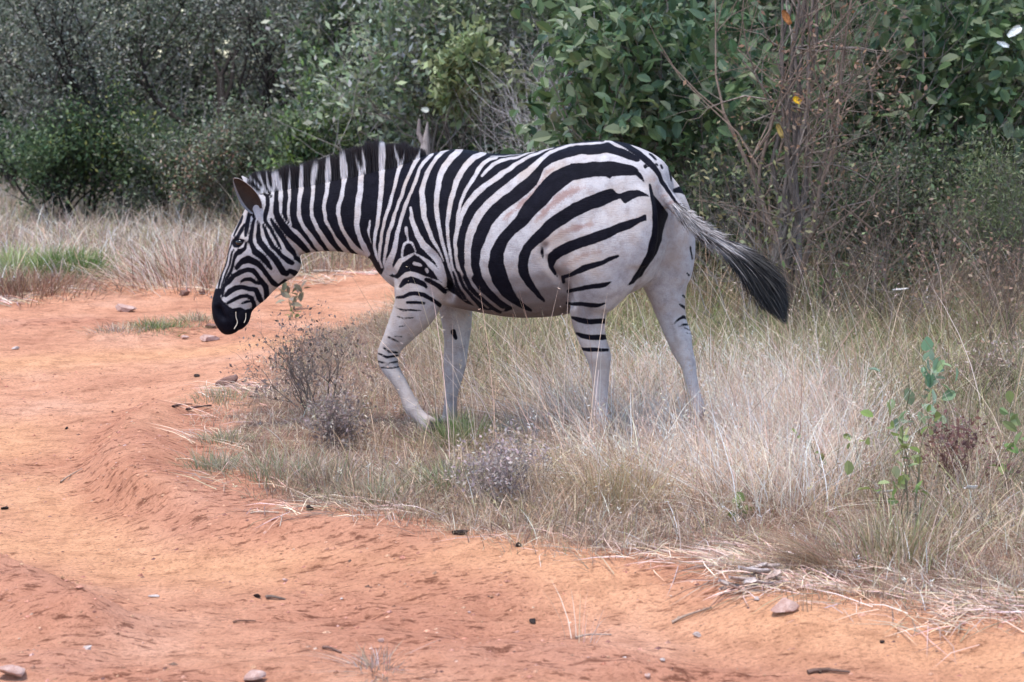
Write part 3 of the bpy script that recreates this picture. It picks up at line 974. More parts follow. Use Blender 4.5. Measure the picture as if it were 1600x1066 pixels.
def zebra_mat():
    m, nt, b = new_mat('zebra_coat')
    co = N(nt, 'ShaderNodeTexCoord').outputs['Object']
    s = attr(nt, 'stripe').outputs['Fac']
    br_ = attr(nt, 'brown').outputs['Fac']
    hf = attr(nt, 'hoof').outputs['Fac']
    du = attr(nt, 'dust').outputs['Fac']
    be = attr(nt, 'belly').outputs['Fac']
    ei = attr(nt, 'ear_inside').outputs['Fac']
    hair = noise(nt, 270, 5, 0.75, co)
    mp = N(nt, 'ShaderNodeMapping')
    mp.inputs['Scale'].default_value = (40, 40, 260)
    nt.links.new(co, mp.inputs[0])
    wr = noise(nt, 1.0, 5, 0.6, mp.outputs[0])
    mid = noise(nt, 26, 6, 0.65, co)
    jag = math_n(nt, 'MULTIPLY', math_n(nt, 'SUBTRACT', hair.outputs['Fac'], 0.5), 2.6)
    t = math_n(nt, 'ADD', s, jag)
    fac = N(nt, 'ShaderNodeMapRange')
    fac.inputs['From Min'].default_value = -0.7
    fac.inputs['From Max'].default_value = 0.7
    nt.links.new(t, fac.inputs['Value'])
    white = ramp(nt, mid.outputs['Fac'], [(0.3, (0.29, 0.262, 0.27)), (0.5, (0.405, 0.385, 0.40)), (0.7, (0.475, 0.455, 0.47))])
    wh = ramp(nt, hair.outputs['Fac'], [(0.33, (0.55, 0.52, 0.51)), (0.5, (1, 1, 1))])
    wcol = mix(nt, 0.7, white.outputs[0], wh.outputs[0], 'MULTIPLY')
    # brown shadow stripes break up in the hair
    bt = math_n(nt, 'ADD', br_, math_n(nt, 'MULTIPLY', math_n(nt, 'SUBTRACT', hair.outputs['Fac'], 0.5), 16))
    bt = math_n(nt, 'ADD', bt, math_n(nt, 'MULTIPLY', math_n(nt, 'SUBTRACT', mid.outputs['Fac'], 0.5), 14))
    bf = N(nt, 'ShaderNodeMapRange')
    bf.inputs['From Min'].default_value = 2.5
    bf.inputs['From Max'].default_value = -3.0
    bf.inputs['To Max'].default_value = 0.9
    nt.links.new(bt, bf.inputs['Value'])
    wcol = mix(nt, bf.outputs[0], wcol, (0.27, 0.18, 0.165))
    big = noise(nt, 5.5, 4, 0.6, co)
    tan_ = ramp(nt, big.outputs['Fac'], [(0.45, (0, 0, 0)), (0.66, (0.7, 0.7, 0.7))])
    wcol = mix(nt, tan_.outputs[0], wcol, (0.36, 0.29, 0.25))
    df = math_n(nt, 'MULTIPLY', math_n(nt, 'MULTIPLY', du, mid.outputs['Fac']), 0.7)
    wcol = mix(nt, df, wcol, (0.46, 0.33, 0.27))
    wcol = mix(nt, math_n(nt, 'MULTIPLY', be, 0.85), wcol, (0.10, 0.078, 0.078))  # belly's own grey, deepened so the colour carries the shade beneath
    blk = ramp(nt, mid.outputs['Fac'], [(0.3, (0.003, 0.003, 0.006)), (0.7, (0.008, 0.0075, 0.013))])
    c = mix(nt, fac.outputs[0], blk.outputs[0], wcol)
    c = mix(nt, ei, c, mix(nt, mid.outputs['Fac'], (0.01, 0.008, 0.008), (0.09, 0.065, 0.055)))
    c = mix(nt, hf, c, (0.035, 0.03, 0.028))
    nt.links.new(c, b.inputs['Base Color'])
    b.inputs['Roughness'].default_value = 0.62
    b.inputs['Specular IOR Level'].default_value = 0.05
    b.inputs['Sheen Weight'].default_value = 0.0
    b.inputs['Sheen Roughness'].default_value = 0.5
    nb = bump(nt, mid.outputs['Fac'], 0.3, 0.007)
    nb = bump(nt, wr.outputs['Fac'], 0.5, 0.005, nb)
    nb = bump(nt, hair.outputs['Fac'], 0.5, 0.0018, nb)
    nt.links.new(nb, b.inputs['Normal'])
    return m

M_ZEBRA = zebra_mat()
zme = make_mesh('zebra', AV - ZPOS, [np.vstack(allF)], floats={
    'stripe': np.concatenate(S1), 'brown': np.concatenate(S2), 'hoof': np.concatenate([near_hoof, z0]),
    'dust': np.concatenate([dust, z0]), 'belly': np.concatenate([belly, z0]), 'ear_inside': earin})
zebra = add('zebra', zme, M_ZEBRA, label='black and white striped zebra walking out of the dry grass, head lowered, tail swung back', cat='zebra', loc=tuple(ZPOS))

# eyes
def surf_at(x, y, side=1):
    m = (px - x) ** 2 + (py - y) ** 2
    ok = (sd_ * side > 0)
    i = np.where(ok)[0][m[ok].argmin()]
    return V[i], NN[i]

m_eye, nt, b = new_mat('eye')
b.inputs['Base Color'].default_value = (0.006, 0.005, 0.005, 1)
b.inputs['Roughness'].default_value = 0.08
for s_ in (1, -1):
    p_, n_ = surf_at(373, 379.5, s_)
    bm = bmesh.new()
    bmesh.ops.create_icosphere(bm, subdivisions=3, radius=0.021)
    for v in bm.verts:
        v.co.z *= 0.8
    me = bpy.data.meshes.new('eye'); bm.to_mesh(me); bm.free()
    for p in me.polygons: p.use_smooth = True
    eo = add('eye', me, m_eye, zebra, loc=tuple(p_ - n_ * 0.013 - ZPOS))

# hair: strands as thin tapering ribbons
def strands(roots, vecs, bend, width, colf, seg=4):
    n = len(roots)
    side = np.cross(vecs, CAM - roots)
    side /= np.linalg.norm(side, axis=1)[:, None]
    ang = rng.uniform(-0.9, 0.9, n)[:, None]
    side = side * np.cos(ang) + np.cross(side, vecs / np.linalg.norm(vecs, axis=1)[:, None]) * np.sin(ang)
    vs, cs = [], []
    for k in range(seg + 1):
        t = k / seg
        p = roots + vecs * t + bend * t * t
        wd = (width * (1 - 0.85 * t ** 1.5))[:, None]
        vs += [p - side * wd / 2, p + side * wd / 2]
        c = colf(p, t)
        cs += [c, c]
    vs = np.stack(vs, 1); cs = np.stack(cs, 1)
    m = 2 * (seg + 1)
    o = (np.arange(n) * m)[:, None, None]
    f = np.array([[2 * k, 2 * k + 1, 2 * k + 3, 2 * k + 2] for k in range(seg)])[None]
    return vs.reshape(-1, 3), (o + f).reshape(-1, 4), cs.reshape(-1, 3)

M_HAIR, nt, b = new_mat('zebra_hair')
nt.links.new(attr(nt, 'col').outputs['Color'], b.inputs['Base Color'])
b.inputs['Roughness'].default_value = 0.55
b.inputs['Specular IOR Level'].default_value = 0.3

crest = catmull([(396, 302), (405, 299), (425, 297), (450, 294), (490, 288), (535, 278), (565, 272), (597, 265), (623, 260), (648, 250), (662, 244)], 12)
mtop = np.array([(388, 282), (400, 272), (420, 267), (440, 263), (465, 258), (490, 251), (515, 244), (540, 235), (560, 227), (580, 222), (600, 219), (625, 223), (645, 231), (660, 238), (672, 240)])
n = 15000
t = rng.uniform(0, 1, n) * (len(crest) - 1.001)
i0 = t.astype(int)
cp = crest[i0] * (1 - (t - i0))[:, None] + crest[np.minimum(i0 + 1, len(crest) - 1)] * (t - i0)[:, None]
tx = cp[:, 0] + rng.normal(-1.5, 2.2, n) + 5 * (cp[:, 0] < 420) * -1
ty = np.interp(tx, mtop[:, 0], mtop[:, 1]) + 2 + np.abs(rng.normal(0, 4.5, n)) - 2 + 5 * vnoise(np.stack([cp[:, 0] / 5, 0 * tx], 1), 5)
yy = D(cp[:, 0])
lat = rng.normal(0, 0.010, n)
rt = P(cp[:, 0], cp[:, 1] + 4, yy)
rt[:, :2] += lat[:, None] * NEAR[:2]
tp = P(tx, ty, D(tx)) + (rng.normal(0, .008, n) + lat)[:, None] * NEAR

def mane_col(p, t):
    x, y = project(p)
    d, _ = coat(np.stack([x, y], 1))
    wv = sstep(-0.2 + 1.1 * t, 1.2 + 2.2 * t, d)[:, None]
    cw = np.array([0.78, 0.75, 0.76]) * rng.uniform(0.75, 1.05, (len(p), 1))
    cb = np.array([0.012, 0.011, 0.015]) + np.array([0.03, 0.022, 0.02]) * sstep(0.55, 1, t) * rng.uniform(0, 1, (len(p), 1))
    return cw * wv + cb * (1 - wv)
vs, fs, cs = strands(rt, tp - rt, rng.normal(0, .004, (n, 3)), rng.uniform(.0018, .0034, n), mane_col, 5)
add('mane', make_mesh('mane', vs - ZPOS, fs, cs), M_HAIR, zebra, label='short upright mane continuing the neck stripes')

# tail hair
hs = catmull([(1050, 317, 8), (1068, 336, 9.5), (1087, 354, 10.5), (1108, 369, 11.5), (1133, 386, 13.5), (1160, 405, 17), (1183, 428, 21), (1203, 455, 22), (1217, 480, 15), (1229, 507, 2.5)], 10)
cum = np.linspace(0, 1, len(hs))
n = 12000
a0 = rng.uniform(0, 0.78, n)
ln = np.where(a0 < .34, rng.uniform(.06, .13, n), rng.uniform(0.16, 0.36, n))
a1 = np.minimum(a0 + ln, 1.0 - 0.28 * rng.uniform(0, 1, n) ** 1.2)
def hp(a, off):
    x = np.interp(a, cum, hs[:, 0]); y = np.interp(a, cum, hs[:, 1]); r = np.interp(a, cum, hs[:, 2])
    x2 = np.interp(a + .01, cum, hs[:, 0], right=1231.5); y2 = np.interp(a + .01, cum, hs[:, 1], right=512)
    dx, dy = x2 - x, y2 - y
    l = np.hypot(dx, dy) + 1e-6
    return x - dy / l * r * off, y + dx / l * r * off
off = rng.uniform(-1, 1, n)
wild = rng.random(n) < .16
off2 = np.clip(off + rng.normal(0, .25, n) * np.where(wild, 2.6, 1), -1.75, 1.75)
r0x, r0y = hp(a0, off * 0.55)
r1x, r1y = hp(a1, off2)
mxx, mxy = hp((a0 + a1) / 2, (off * .55 + off2) / 2 * 1.1)
dep = rng.normal(0, 0.022, n)
p0 = P(r0x, r0y, tail_Y(r0x) + dep * .6); p1 = P(r1x, r1y, tail_Y(r1x) + dep * 1.5); pm = P(mxx, mxy, tail_Y(mxx) + dep)
bend = 2 * (p0 + p1 - 2 * pm)
dkA = sstep(0.10, 0.36, a0 + rng.normal(0, .07, n) + 0.10 * (off > 0.1))
spk = (rng.uniform(0, 1, n) < 0.06) & (a0 < .5) & (off > -.3)
dk = np.where(spk, 0.15, dkA)
mot = vnoise(np.stack([a0 * 60, off * 2], 1), 9)
def tail_col(p, t):
    a = a0 + (a1 - a0) * t
    wv = 1 - sstep(.47, .60, a + 0.05 * mot + 0.06 * (off > 0.1))
    wv = np.where(spk, np.maximum(wv, .75 * (a < .72)), wv)[:, None]
    base = np.array([0.46, 0.43, 0.43]) * rng.uniform(.7, 1.1, (len(p), 1))
    base = np.where(mot[:, None] < -.30, np.array([0.05, 0.042, 0.042]), base)
    return base * wv + np.array([0.005, 0.005, 0.007]) * (1 - wv)
vs, fs, cs = strands(p0, (p1 - p0) - bend, bend, rng.uniform(.0014, .0030, n), tail_col, 5)
add('tail_hair', make_mesh('tail_hair', vs - ZPOS, fs, cs), M_HAIR, zebra, label='grey flecked tail ending in a black tuft')

# two grass stems caught between the lips
def mouth_stem(label, pts, r):
    bb = Buf()
    c = np.array([surf_at(x, y)[0] + np.array([0, -.006, 0]) for x, y in pts])
    tube(bb, catmull(c, 3), np.full(3 * (len(c) - 1) + 1, r), (.62, .55, .45), 5)
    add('straw_stalk', bb.mesh('straw_stalk', c[0]), M_BARK, None, label, 'straw', None, loc=tuple(c[0]))
MOUTH = [('pale grass stem hanging from the zebra\'s lips, forked at its end', [(368, 487), (369, 497), (370, 505), (367, 514)], .0022),
         ('short pale grass stem beside the forked one at the zebra\'s lips', [(385, 490), (383.5, 498), (382, 505)], .0018)]
# ------------------------------------------------------------------ plant tools
class Buf:
    """collects vertices, triangles and colours for one mesh"""
    def __init__(self):
        self.v, self.f, self.c, self.n = [], [], [], 0
    def put(self, v, f, c):
        self.v.append(np.asarray(v, np.float32)); self.f.append(np.asarray(f, np.int32) + self.n)
        self.c.append(np.asarray(c, np.float32)); self.n += len(v)
    def mesh(self, name, origin=(0, 0, 0), smooth=True):
        if not self.v:
            return None
        return make_mesh(name, np.vstack(self.v) - np.asarray(origin), np.vstack(self.f), np.vstack(self.c), smooth)

def tube(buf, pts, rad, col, k=5):
    pts = np.asarray(pts, float)
    n = len(pts)
    t = np.gradient(pts, axis=0)
    t /= np.linalg.norm(t, axis=1)[:, None] + 1e-9
    ref = np.array([0.31, 0.87, 0.38]) if abs(t[0, 2]) > .8 else np.array([0, 0, 1.0])
    u = np.cross(t, ref); u /= np.linalg.norm(u, axis=1)[:, None] + 1e-9
    w_ = np.cross(t, u)
    a = np.arange(k) / k * 2 * math.pi
    r = np.asarray(rad, float)[:, None, None]
    v = pts[:, None] + r * (np.cos(a)[None, :, None] * u[:, None] + np.sin(a)[None, :, None] * w_[:, None])
    i = np.arange(n * k).reshape(n, k)
    j = np.roll(i, -1, 1)
    q1 = np.stack([i[:-1], j[:-1], j[1:]], -1).reshape(-1, 3)
    q2 = np.stack([i[:-1], j[1:], i[1:]], -1).reshape(-1, 3)
    c = np.asarray(col, float)
    cc = np.repeat((c[None] * rng.uniform(.8, 1.15, (n, 1)))[:, None], k, 1).reshape(-1, 3)
    buf.put(v.reshape(-1, 3), np.vstack([q1, q2]), cc)

def unit(v):
    return v / (np.linalg.norm(v, axis=-1, keepdims=True) + 1e-9)

def leaves(buf, pos, axis_, nrm, length, width, col, shape='rhomb'):
    """pos: leaf base; axis along the leaf; nrm its upper face"""
    n = len(pos)
    ax = unit(axis_)
    sd_v = unit(np.cross(ax, nrm))
    up = np.cross(sd_v, ax)
    L_ = np.asarray(length)[:, None]; W_ = np.asarray(width)[:, None]
    if shape == 'rhomb':
        v = np.stack([pos, pos + ax * L_ * .5 + sd_v * W_ / 2, pos + ax * L_, pos + ax * L_ * .5 - sd_v * W_ / 2], 1)
        f = np.array([[0, 1, 2], [0, 2, 3]])
    else:
        fold = up * W_ * .22
        droop = -up * L_ * .10
        v = np.stack([pos, pos + ax * L_ * .22 + sd_v * W_ * .36 + fold * .7, pos + ax * L_ * .58 + sd_v * W_ * .5 + fold + droop * .4,
                      pos + ax * L_ * .88 + sd_v * W_ * .26 + fold * .5 + droop * .8, pos + ax * L_ + droop,
                      pos + ax * L_ * .88 - sd_v * W_ * .26 + fold * .5 + droop * .8, pos + ax * L_ * .58 - sd_v * W_ * .5 + fold + droop * .4,
                      pos + ax * L_ * .22 - sd_v * W_ * .36 + fold * .7, pos + ax * L_ * .55 + droop * .35], 1)
        f = np.array([[0, 1, 8], [1, 2, 8], [2, 3, 8], [3, 4, 8], [4, 5, 8], [5, 6, 8], [6, 7, 8], [7, 0, 8]])
    m = v.shape[1]
    ff = (np.arange(n) * m)[:, None, None] + f[None]
    cc = np.repeat(np.asarray(col)[:, None], m, 1)
    buf.put(v.reshape(-1, 3), ff.reshape(-1, 3), cc.reshape(-1, 3))

def pal(n, cols, wts=None, jit=0.25):
    cols = np.array(cols, float)
    i = rng.choice(len(cols), n, p=None if wts is None else np.array(wts) / np.sum(wts))
    c = cols[i] * rng.uniform(1 - jit, 1 + jit, (n, 1))
    return c * rng.uniform(1 - jit * .35, 1 + jit * .35, (n, 3))

def blades(buf, root, h, width, lean, col, tipcol=None, seg=3):
    """grass blades: root (N,3), height, width, lean (N,2) horizontal reach as a share of the height"""
    n = len(root)
    az = rng.uniform(0, 2 * math.pi, n)
    side = np.stack([np.cos(az), np.sin(az), 0 * az], 1)
    lean3 = np.column_stack([lean, 0 * h])
    lm = np.linalg.norm(lean, axis=1)
    rise = np.sqrt(np.maximum(1 - (lm * 0.75) ** 2, 0.12))
    vs, cs = [], []
    tcol = col if tipcol is None else tipcol
    for k in range(seg + 1):
        t = k / seg
        p = root + np.array([0, 0, 1.0]) * (h * rise * (t - 0.22 * lm * t * t))[:, None] + lean3 * (h * (0.25 * t + 0.75 * t ** 1.9))[:, None]
        c = col * (1 - t) + tcol * t
        if k < seg:
            wd = (width * (1 - 0.6 * t))[:, None]
            vs += [p - side * wd / 2, p + side * wd / 2]; cs += [c, c]
        else:
            vs.append(p); cs.append(c)
    vs = np.stack(vs, 1); cs = np.stack(cs, 1)
    m = 2 * seg + 1
    f = []
    for k in range(seg - 1):
        f += [[2 * k, 2 * k + 1, 2 * k + 3], [2 * k, 2 * k + 3, 2 * k + 2]]
    f.append([2 * seg - 2, 2 * seg - 1, 2 * seg])
    ff = (np.arange(n) * m)[:, None, None] + np.array(f)[None]
    buf.put(vs.reshape(-1, 3), ff.reshape(-1, 3), cs.reshape(-1, 3))
    return vs[:, -1]

def in_poly(n, poly_px=None, poly_w=None):
    """n random ground spots inside a polygon given in photo pixels or in metres"""
    pw = np.array([G(*p) for p in poly_px]) if poly_px is not None else np.array(poly_w, float)
    lo, hi = pw.min(0), pw.max(0)
    out = []
    tot = 0
    while tot < n:
        q = rng.uniform(lo, hi, (max(n, 2000), 2))
        q = q[poly_sd(q, pw) < 0]
        out.append(q); tot += len(q)
    return np.vstack(out)[:n]

def poly_area(poly_px):
    p = np.array([G(*q) for q in poly_px])
    x, y = p[:, 0], p[:, 1]
    return abs(np.dot(x, np.roll(y, -1)) - np.dot(y, np.roll(x, -1))) / 2

STRAW = [(0.56, 0.46, 0.38), (0.48, 0.38, 0.30), (0.64, 0.55, 0.48), (0.40, 0.30, 0.22)]
PALE = [(0.68, 0.58, 0.53), (0.60, 0.49, 0.43), (0.74, 0.66, 0.62), (0.52, 0.40, 0.33)]
GREYST = [(0.34, 0.29, 0.24), (0.42, 0.36, 0.31), (0.27, 0.22, 0.18), (0.50, 0.44, 0.38)]
OLIVE = [(0.22, 0.21, 0.12), (0.30, 0.27, 0.17), (0.15, 0.16, 0.08), (0.38, 0.33, 0.23)]
GREEN = [(0.10, 0.15, 0.045), (0.14, 0.19, 0.06), (0.08, 0.12, 0.04), (0.22, 0.24, 0.11)]
BROWNS = [(0.24, 0.15, 0.10), (0.31, 0.20, 0.14), (0.17, 0.11, 0.075)]

# ------------------------------------------------------------------ grass that nobody could count
def grass_patch(buf, poly, per_m2, h, wid, lean, spread, cols, wts=None, clump=0.5, hseed=1, keep_off_road=0.02, tips=None, stems=0.0, cap=60000, per=22, rad=.055, hf=None):
    """tufts: blades fan out from their own centre; between them loose blades"""
    n = min(int(per_m2 * poly_area(poly)), cap)
    nt_ = max(n // per, 1)
    tc_ = in_poly(nt_, poly)
    cl = fbm(tc_ * 2.6, 3, hseed) * .5 + .5
    keep = rng.random(nt_) < 1 - clump + clump * 2 * np.clip(cl - .12, 0, 1)
    tc_ = tc_[keep]; nt_ = len(tc_)
    th = rng.uniform(*h, nt_) * np.exp(rng.normal(0, .18, nt_))
    if hf is not None:
        th = th * hf(tc_)
    ttone = np.exp(rng.normal(0, .16, nt_))
    tci = rng.choice(len(cols), nt_, p=None if wts is None else np.array(wts) / np.sum(wts))
    tl_ = np.array(lean)[None] * rng.uniform(.2, 1.5, (nt_, 1)) + rng.normal(0, spread * .35, (nt_, 2))
    i = rng.integers(0, nt_, n)
    of = rng.normal(0, 1, (n, 2))
    q = tc_[i] + of * rad * (0.5 + th[i] / np.mean(h))[:, None]
    d = road_d(q)
    keep = d < -keep_off_road + 0.16 * rng.random(n) ** 3
    i, of, q, d = i[keep], of[keep], q[keep], d[keep]
    n = len(q)
    edge = sstep(-0.05, 0.5, -d)
    hh = th[i] * rng.uniform(.45, 1.1, n) * (0.42 + 0.58 * edge)
    ln = of * spread * .5 + tl_[i] + rng.normal(0, spread * .45, (n, 2))
    lm = np.linalg.norm(ln, axis=1, keepdims=True)
    ln *= np.minimum(1, 1.5 / np.maximum(lm, 1e-6))
    own = rng.random(n) < .55
    ci = np.where(own, tci[i], rng.choice(len(cols), n, p=None if wts is None else np.array(wts) / np.sum(wts)))
    c = np.array(cols)[ci] * (ttone[i] * np.exp(rng.normal(0, .28, n)))[:, None] * rng.uniform(.94, 1.06, (n, 3))
    c = np.clip(c, .01, .85)
    r3 = on_ground(q); r3[:, 2] -= 0.01
    tip = blades(buf, r3, hh, rng.uniform(wid * .55, wid * 1.4, n), ln, c, None if tips is None else pal(n, tips))
    if stems > 0:
        k = rng.random(n) < stems
        seeds(buf, tip[k], c[k], wid, hh[k])

def litter(buf, n, poly, lo, hi, length, wid, cols):
    """straw lying on the ground along the road edge"""
    q = in_poly(n, poly)
    d = road_d(q)
    k = rng.random(n) < sstep(lo, (lo + hi) / 2 - .05, d) * (1 - sstep((lo + hi) / 2, hi, d))
    k &= rng.random(n) < np.clip(.25 + 1.6 * fbm(q * 2.3, 3, 77), .05, 1)
    q = q[k]; n = len(q)
    az = rng.normal(math.pi * .92, 1.1, n)
    L_ = rng.uniform(*length, n)
    e = q + np.stack([np.cos(az), np.sin(az)], 1) * L_[:, None]
    a3, b3 = on_ground(q), on_ground(e)
    a3[:, 2] += rng.uniform(.002, .012, n); b3[:, 2] += rng.uniform(.002, .04, n)
    c = pal(n, cols, jit=.35)
    sdv = unit(np.cross(b3 - a3, np.array([[0, -.5, 1.0]])))
    m3 = (a3 + b3) / 2 + np.array([0, 0, .008]) + rng.normal(0, .01, (n, 3)) * np.array([1, 1, 0])
    wd = rng.uniform(wid * .6, wid * 1.4, n)[:, None]
    v = np.stack([a3 - sdv * wd / 2, a3 + sdv * wd / 2, m3 - sdv * wd / 2, m3 + sdv * wd / 2, b3], 1)
    f = np.array([[0, 1, 3], [0, 3, 2], [2, 3, 4]])
    ff = (np.arange(n) * 5)[:, None, None] + f[None]
    buf.put(v.reshape(-1, 3), ff.reshape(-1, 3), np.repeat(c[:, None], 5, 1).reshape(-1, 3))

def seeds(buf, tip, c, wid, hh):
    """loose seed heads: short spikelets round the top of a stalk"""
    for j in range(5):
        n = len(tip)
        az = rng.uniform(0, 2 * math.pi, n)
        p = tip - np.array([0, 0, 1.0]) * (hh * rng.uniform(0, .25, n))[:, None]
        ax = np.stack([np.cos(az) * .8, np.sin(az) * .8, rng.uniform(-.2, 1, n)], 1)
        leaves(buf, p, ax, np.array([[0.3, -1, .4]]) + rng.normal(0, .3, (n, 3)), rng.uniform(.008, .022, n), np.full(n, wid * 1.0), c)

def long_stalks(buf, n, poly, h, lean, spread, wid, cols):
    q = in_poly(n, poly)
    q = q[road_d(q) < -0.02]
    n = len(q)
    r3 = on_ground(q)
    hh = rng.uniform(*h, n)
    az = rng.uniform(0, 2 * math.pi, n)
    ln = np.stack([np.cos(az), np.sin(az)], 1) * np.abs(rng.normal(0, spread, n))[:, None] + np.array(lean) * rng.uniform(.2, 1.6, (n, 1))
    c = pal(n, cols)
    tip = blades(buf, r3, hh, np.full(n, wid), ln, c, seg=5)
    k = rng.random(n) < .25
    seeds(buf, tip[k], c[k], wid, hh[k])

STRAW = [(0.52, 0.385, 0.275), (0.43, 0.295, 0.20), (0.63, 0.49, 0.375), (0.29, 0.18, 0.12)]
PALE = [(0.86, 0.665, 0.545), (0.78, 0.56, 0.44), (0.90, 0.745, 0.64), (0.66, 0.43, 0.32)]
GREYST = [(0.33, 0.255, 0.205), (0.42, 0.33, 0.27), (0.21, 0.15, 0.115), (0.52, 0.42, 0.36)]
OLIVE = [(0.28, 0.27, 0.13), (0.38, 0.34, 0.19), (0.19, 0.20, 0.09), (0.48, 0.42, 0.27)]
gb = Buf()
# verge in front of and under the zebra
FRONT = [(300, 640), (420, 560), (480, 505), (640, 470), (800, 500), (900, 560), (1000, 600), (1000, 900), (700, 870), (420, 810), (310, 745)]
grass_patch(gb, FRONT, 4200, (.11, .23), .0031, (-.15, .0), 1.2, STRAW + GREYST + OLIVE, [2, 2, 1, 1, 1.3, 1.5, 1, 1, .35, .35, .2, .35], .8, 2, stems=.05, hf=lambda q: .62 + .55 * sstep(-1.1, .35, q[:, 0] + .35 * fbm(q * 1.7, 2, 61)))
BRIGHT = [(850, 650), (940, 605), (1100, 592), (1290, 600), (1345, 680), (1330, 780), (1200, 805), (1040, 785), (900, 750)]
grass_patch(gb, BRIGHT, 5600, (.25, .44), .0030, (-.6, -.12), .9, PALE + STRAW, [3, 2, 3, 1, 1, .5, 1, .3], .35, 4, stems=.14)
LOWER = [(560, 780), (700, 720), (880, 690), (1000, 760), (1330, 790), (1600, 720), (1700, 780), (1700, 1000), (1450, 960), (1300, 945), (1180, 905), (1000, 885), (720, 850)]
grass_patch(gb, LOWER, 4800, (.10, .20), .0030, (-.25, -.2), 1.25, STRAW + PALE + GREYST + OLIVE, [2, 2, 1.4, 1.2, .6, .8, .4, .8, 1.2, 1.2, .9, .5, .5, .5, .3, .4], .85, 6, stems=.05, hf=lambda q: .6 + .55 * (fbm(q * 1.9, 2, 63) * .5 + .5) + .15 * sstep(.5, 1.6, q[:, 0]))
RIGHT = [(1270, 600), (1480, 590), (1760, 560), (1760, 830), (1500, 830), (1320, 790), (1345, 680)]
grass_patch(gb, RIGHT, 4200, (.15, .31), .0031, (-.2, -.05), 1.2, STRAW + OLIVE + GREYST, None, .5, 8, stems=.08)
EDGE = [(300, 600), (300, 760), (420, 830), (720, 880), (1100, 915), (1300, 975), (1700, 1020), (1700, 900), (1200, 850), (700, 800), (420, 720), (420, 600)]
litter(gb, 5200, EDGE, -.45, .22, (.05, .22), .0030, STRAW + PALE + GREYST)
litter(gb, 5200, [(1080, 870), (1700, 900), (1700, 1010), (1300, 965), (1150, 930)], -.6, .30, (.05, .25), .0030, STRAW + PALE + GREYST)
add('dry_grass', gb.mesh('dry_grass'), M_GRASS, label='pale dry grass on the verge in front of the zebra', kind='stuff')
gb = Buf()
# greener, taller tangle between the zebra and the bushes
BEHIND = [(640, 470), (760, 455), (1000, 470), (1100, 455), (1250, 450), (1450, 445), (1800, 440), (1800, 640), (1500, 680), (1250, 640), (1000, 650), (860, 640), (700, 560)]
grass_patch(gb, BEHIND, 2400, (.2, .43), .0038, (-.15, 0), 1.25, STRAW + OLIVE + GREEN + GREYST, [1.1, 1.0, .7, .8, 2.4, 2.4, 1.6, 1.6, .9, 1, .7, 1, .5, .7, .5, .4], .6, 11, stems=.05, cap=90000, rad=.08)
UNDER = [(900, 455), (1100, 440), (1400, 430), (1900, 425), (1900, 500), (1500, 520), (1200, 510), (1000, 500)]
grass_patch(gb, UNDER, 1000, (.35, .85), .0045, (0, 0), .8, STRAW + OLIVE + BROWNS, None, .5, 13, stems=.04, cap=45000, rad=.1)
add('tall_grass', gb.mesh('tall_grass'), M_GRASS, label='tall olive and straw grass behind the zebra below the bushes', kind='stuff')
gb = Buf()
# far side of the road
FARL = [(-150, 478), (60, 452), (180, 436), (330, 446), (420, 442), (420, 360), (360, 318), (250, 300), (100, 292), (-150, 300)]
grass_patch(gb, FARL, 560, (.16, .42), .0060, (-.2, 0), 1.1, PALE + GREYST + OLIVE, [1.2, 1.6, .8, 1.2, 1, 1.2, .8, 1, .6, .6, .4, .6], .6, 15, stems=.03, cap=70000, rad=.14)
FARM = [(360, 440), (520, 426), (640, 420), (900, 430), (900, 330), (640, 310), (400, 310)]
grass_patch(gb, FARM, 320, (.3, .7), .007, (-.1, 0), .8, GREYST + OLIVE + STRAW, None, .5, 17, stems=.03, cap=30000, rad=.14)
litter(gb, 3500, [(-100, 490), (100, 470), (300, 462), (600, 445), (600, 425), (300, 440), (-100, 455)], -.4, .3, (.1, .3), .006, STRAW + PALE + GREYST)
add('far_grass', gb.mesh('far_grass'), M_GRASS, label='greyish straw grass on the far side of the road', kind='stuff')
gb = Buf()
for poly, n in (([(620, 640), (900, 640), (1000, 760), (700, 760)], 130), ([(850, 640), (960, 640), (960, 740), (850, 740)], 60),
                ([(1000, 560), (1600, 560), (1600, 760), (1000, 760)], 260), ([(1150, 470), (1700, 460), (1700, 560), (1150, 560)], 180)):
    long_stalks(gb, n, poly, (.40, .85), (-.42, .05), .5, .0030, PALE + STRAW)
add('grass_stalks', gb.mesh('grass_stalks'), M_GRASS, label='long thin pale grass stalks leaning over the verge', kind='stuff')
# ------------------------------------------------------------------ bushes and trees
def grow(buf, p, d, length, r, depth, spread, col, tips, k=5, gnarl=.25, up=.12, kids=3, inside=None):
    """one branch and its children; remembers twig points for the leaves"""
    if inside is not None and not inside(np.asarray(p)):
        return
    n = 5 if depth > 0 else 4
    pts = [np.array(p, float)]
    d = np.array(d, float)
    for i in range(n - 1):
        d = unit(d + rng.normal(0, gnarl, 3) + np.array([0, 0, up]))
        pts.append(pts[-1] + d * length / (n - 1))
    pts = np.array(pts)
    cut = inside is not None and not inside(pts[-1])
    rad = np.linspace(r, r * (.08 if cut else .55 if depth > 0 else .25), n)
    tube(buf, pts, rad, col, k if depth > 1 else (4 if depth == 1 else 3))
    if depth == 0:
        tips.append(pts)
        return
    if depth == 1:
        tips.append(pts[2:])
    for j in range(kids):
        i = rng.integers(1 if depth < 3 else 2, n) if j else n - 1
        nd = unit(unit(pts[i] - pts[i - 1]) + rng.normal(0, spread, 3))
        grow(buf, pts[i], nd, length * rng.uniform(.55, .85), rad[i] * rng.uniform(.55, .8), depth - 1, spread, col, tips, k, gnarl, up, kids, inside)

def clamp_leaf(c):
    return np.clip(c, .004, .9)

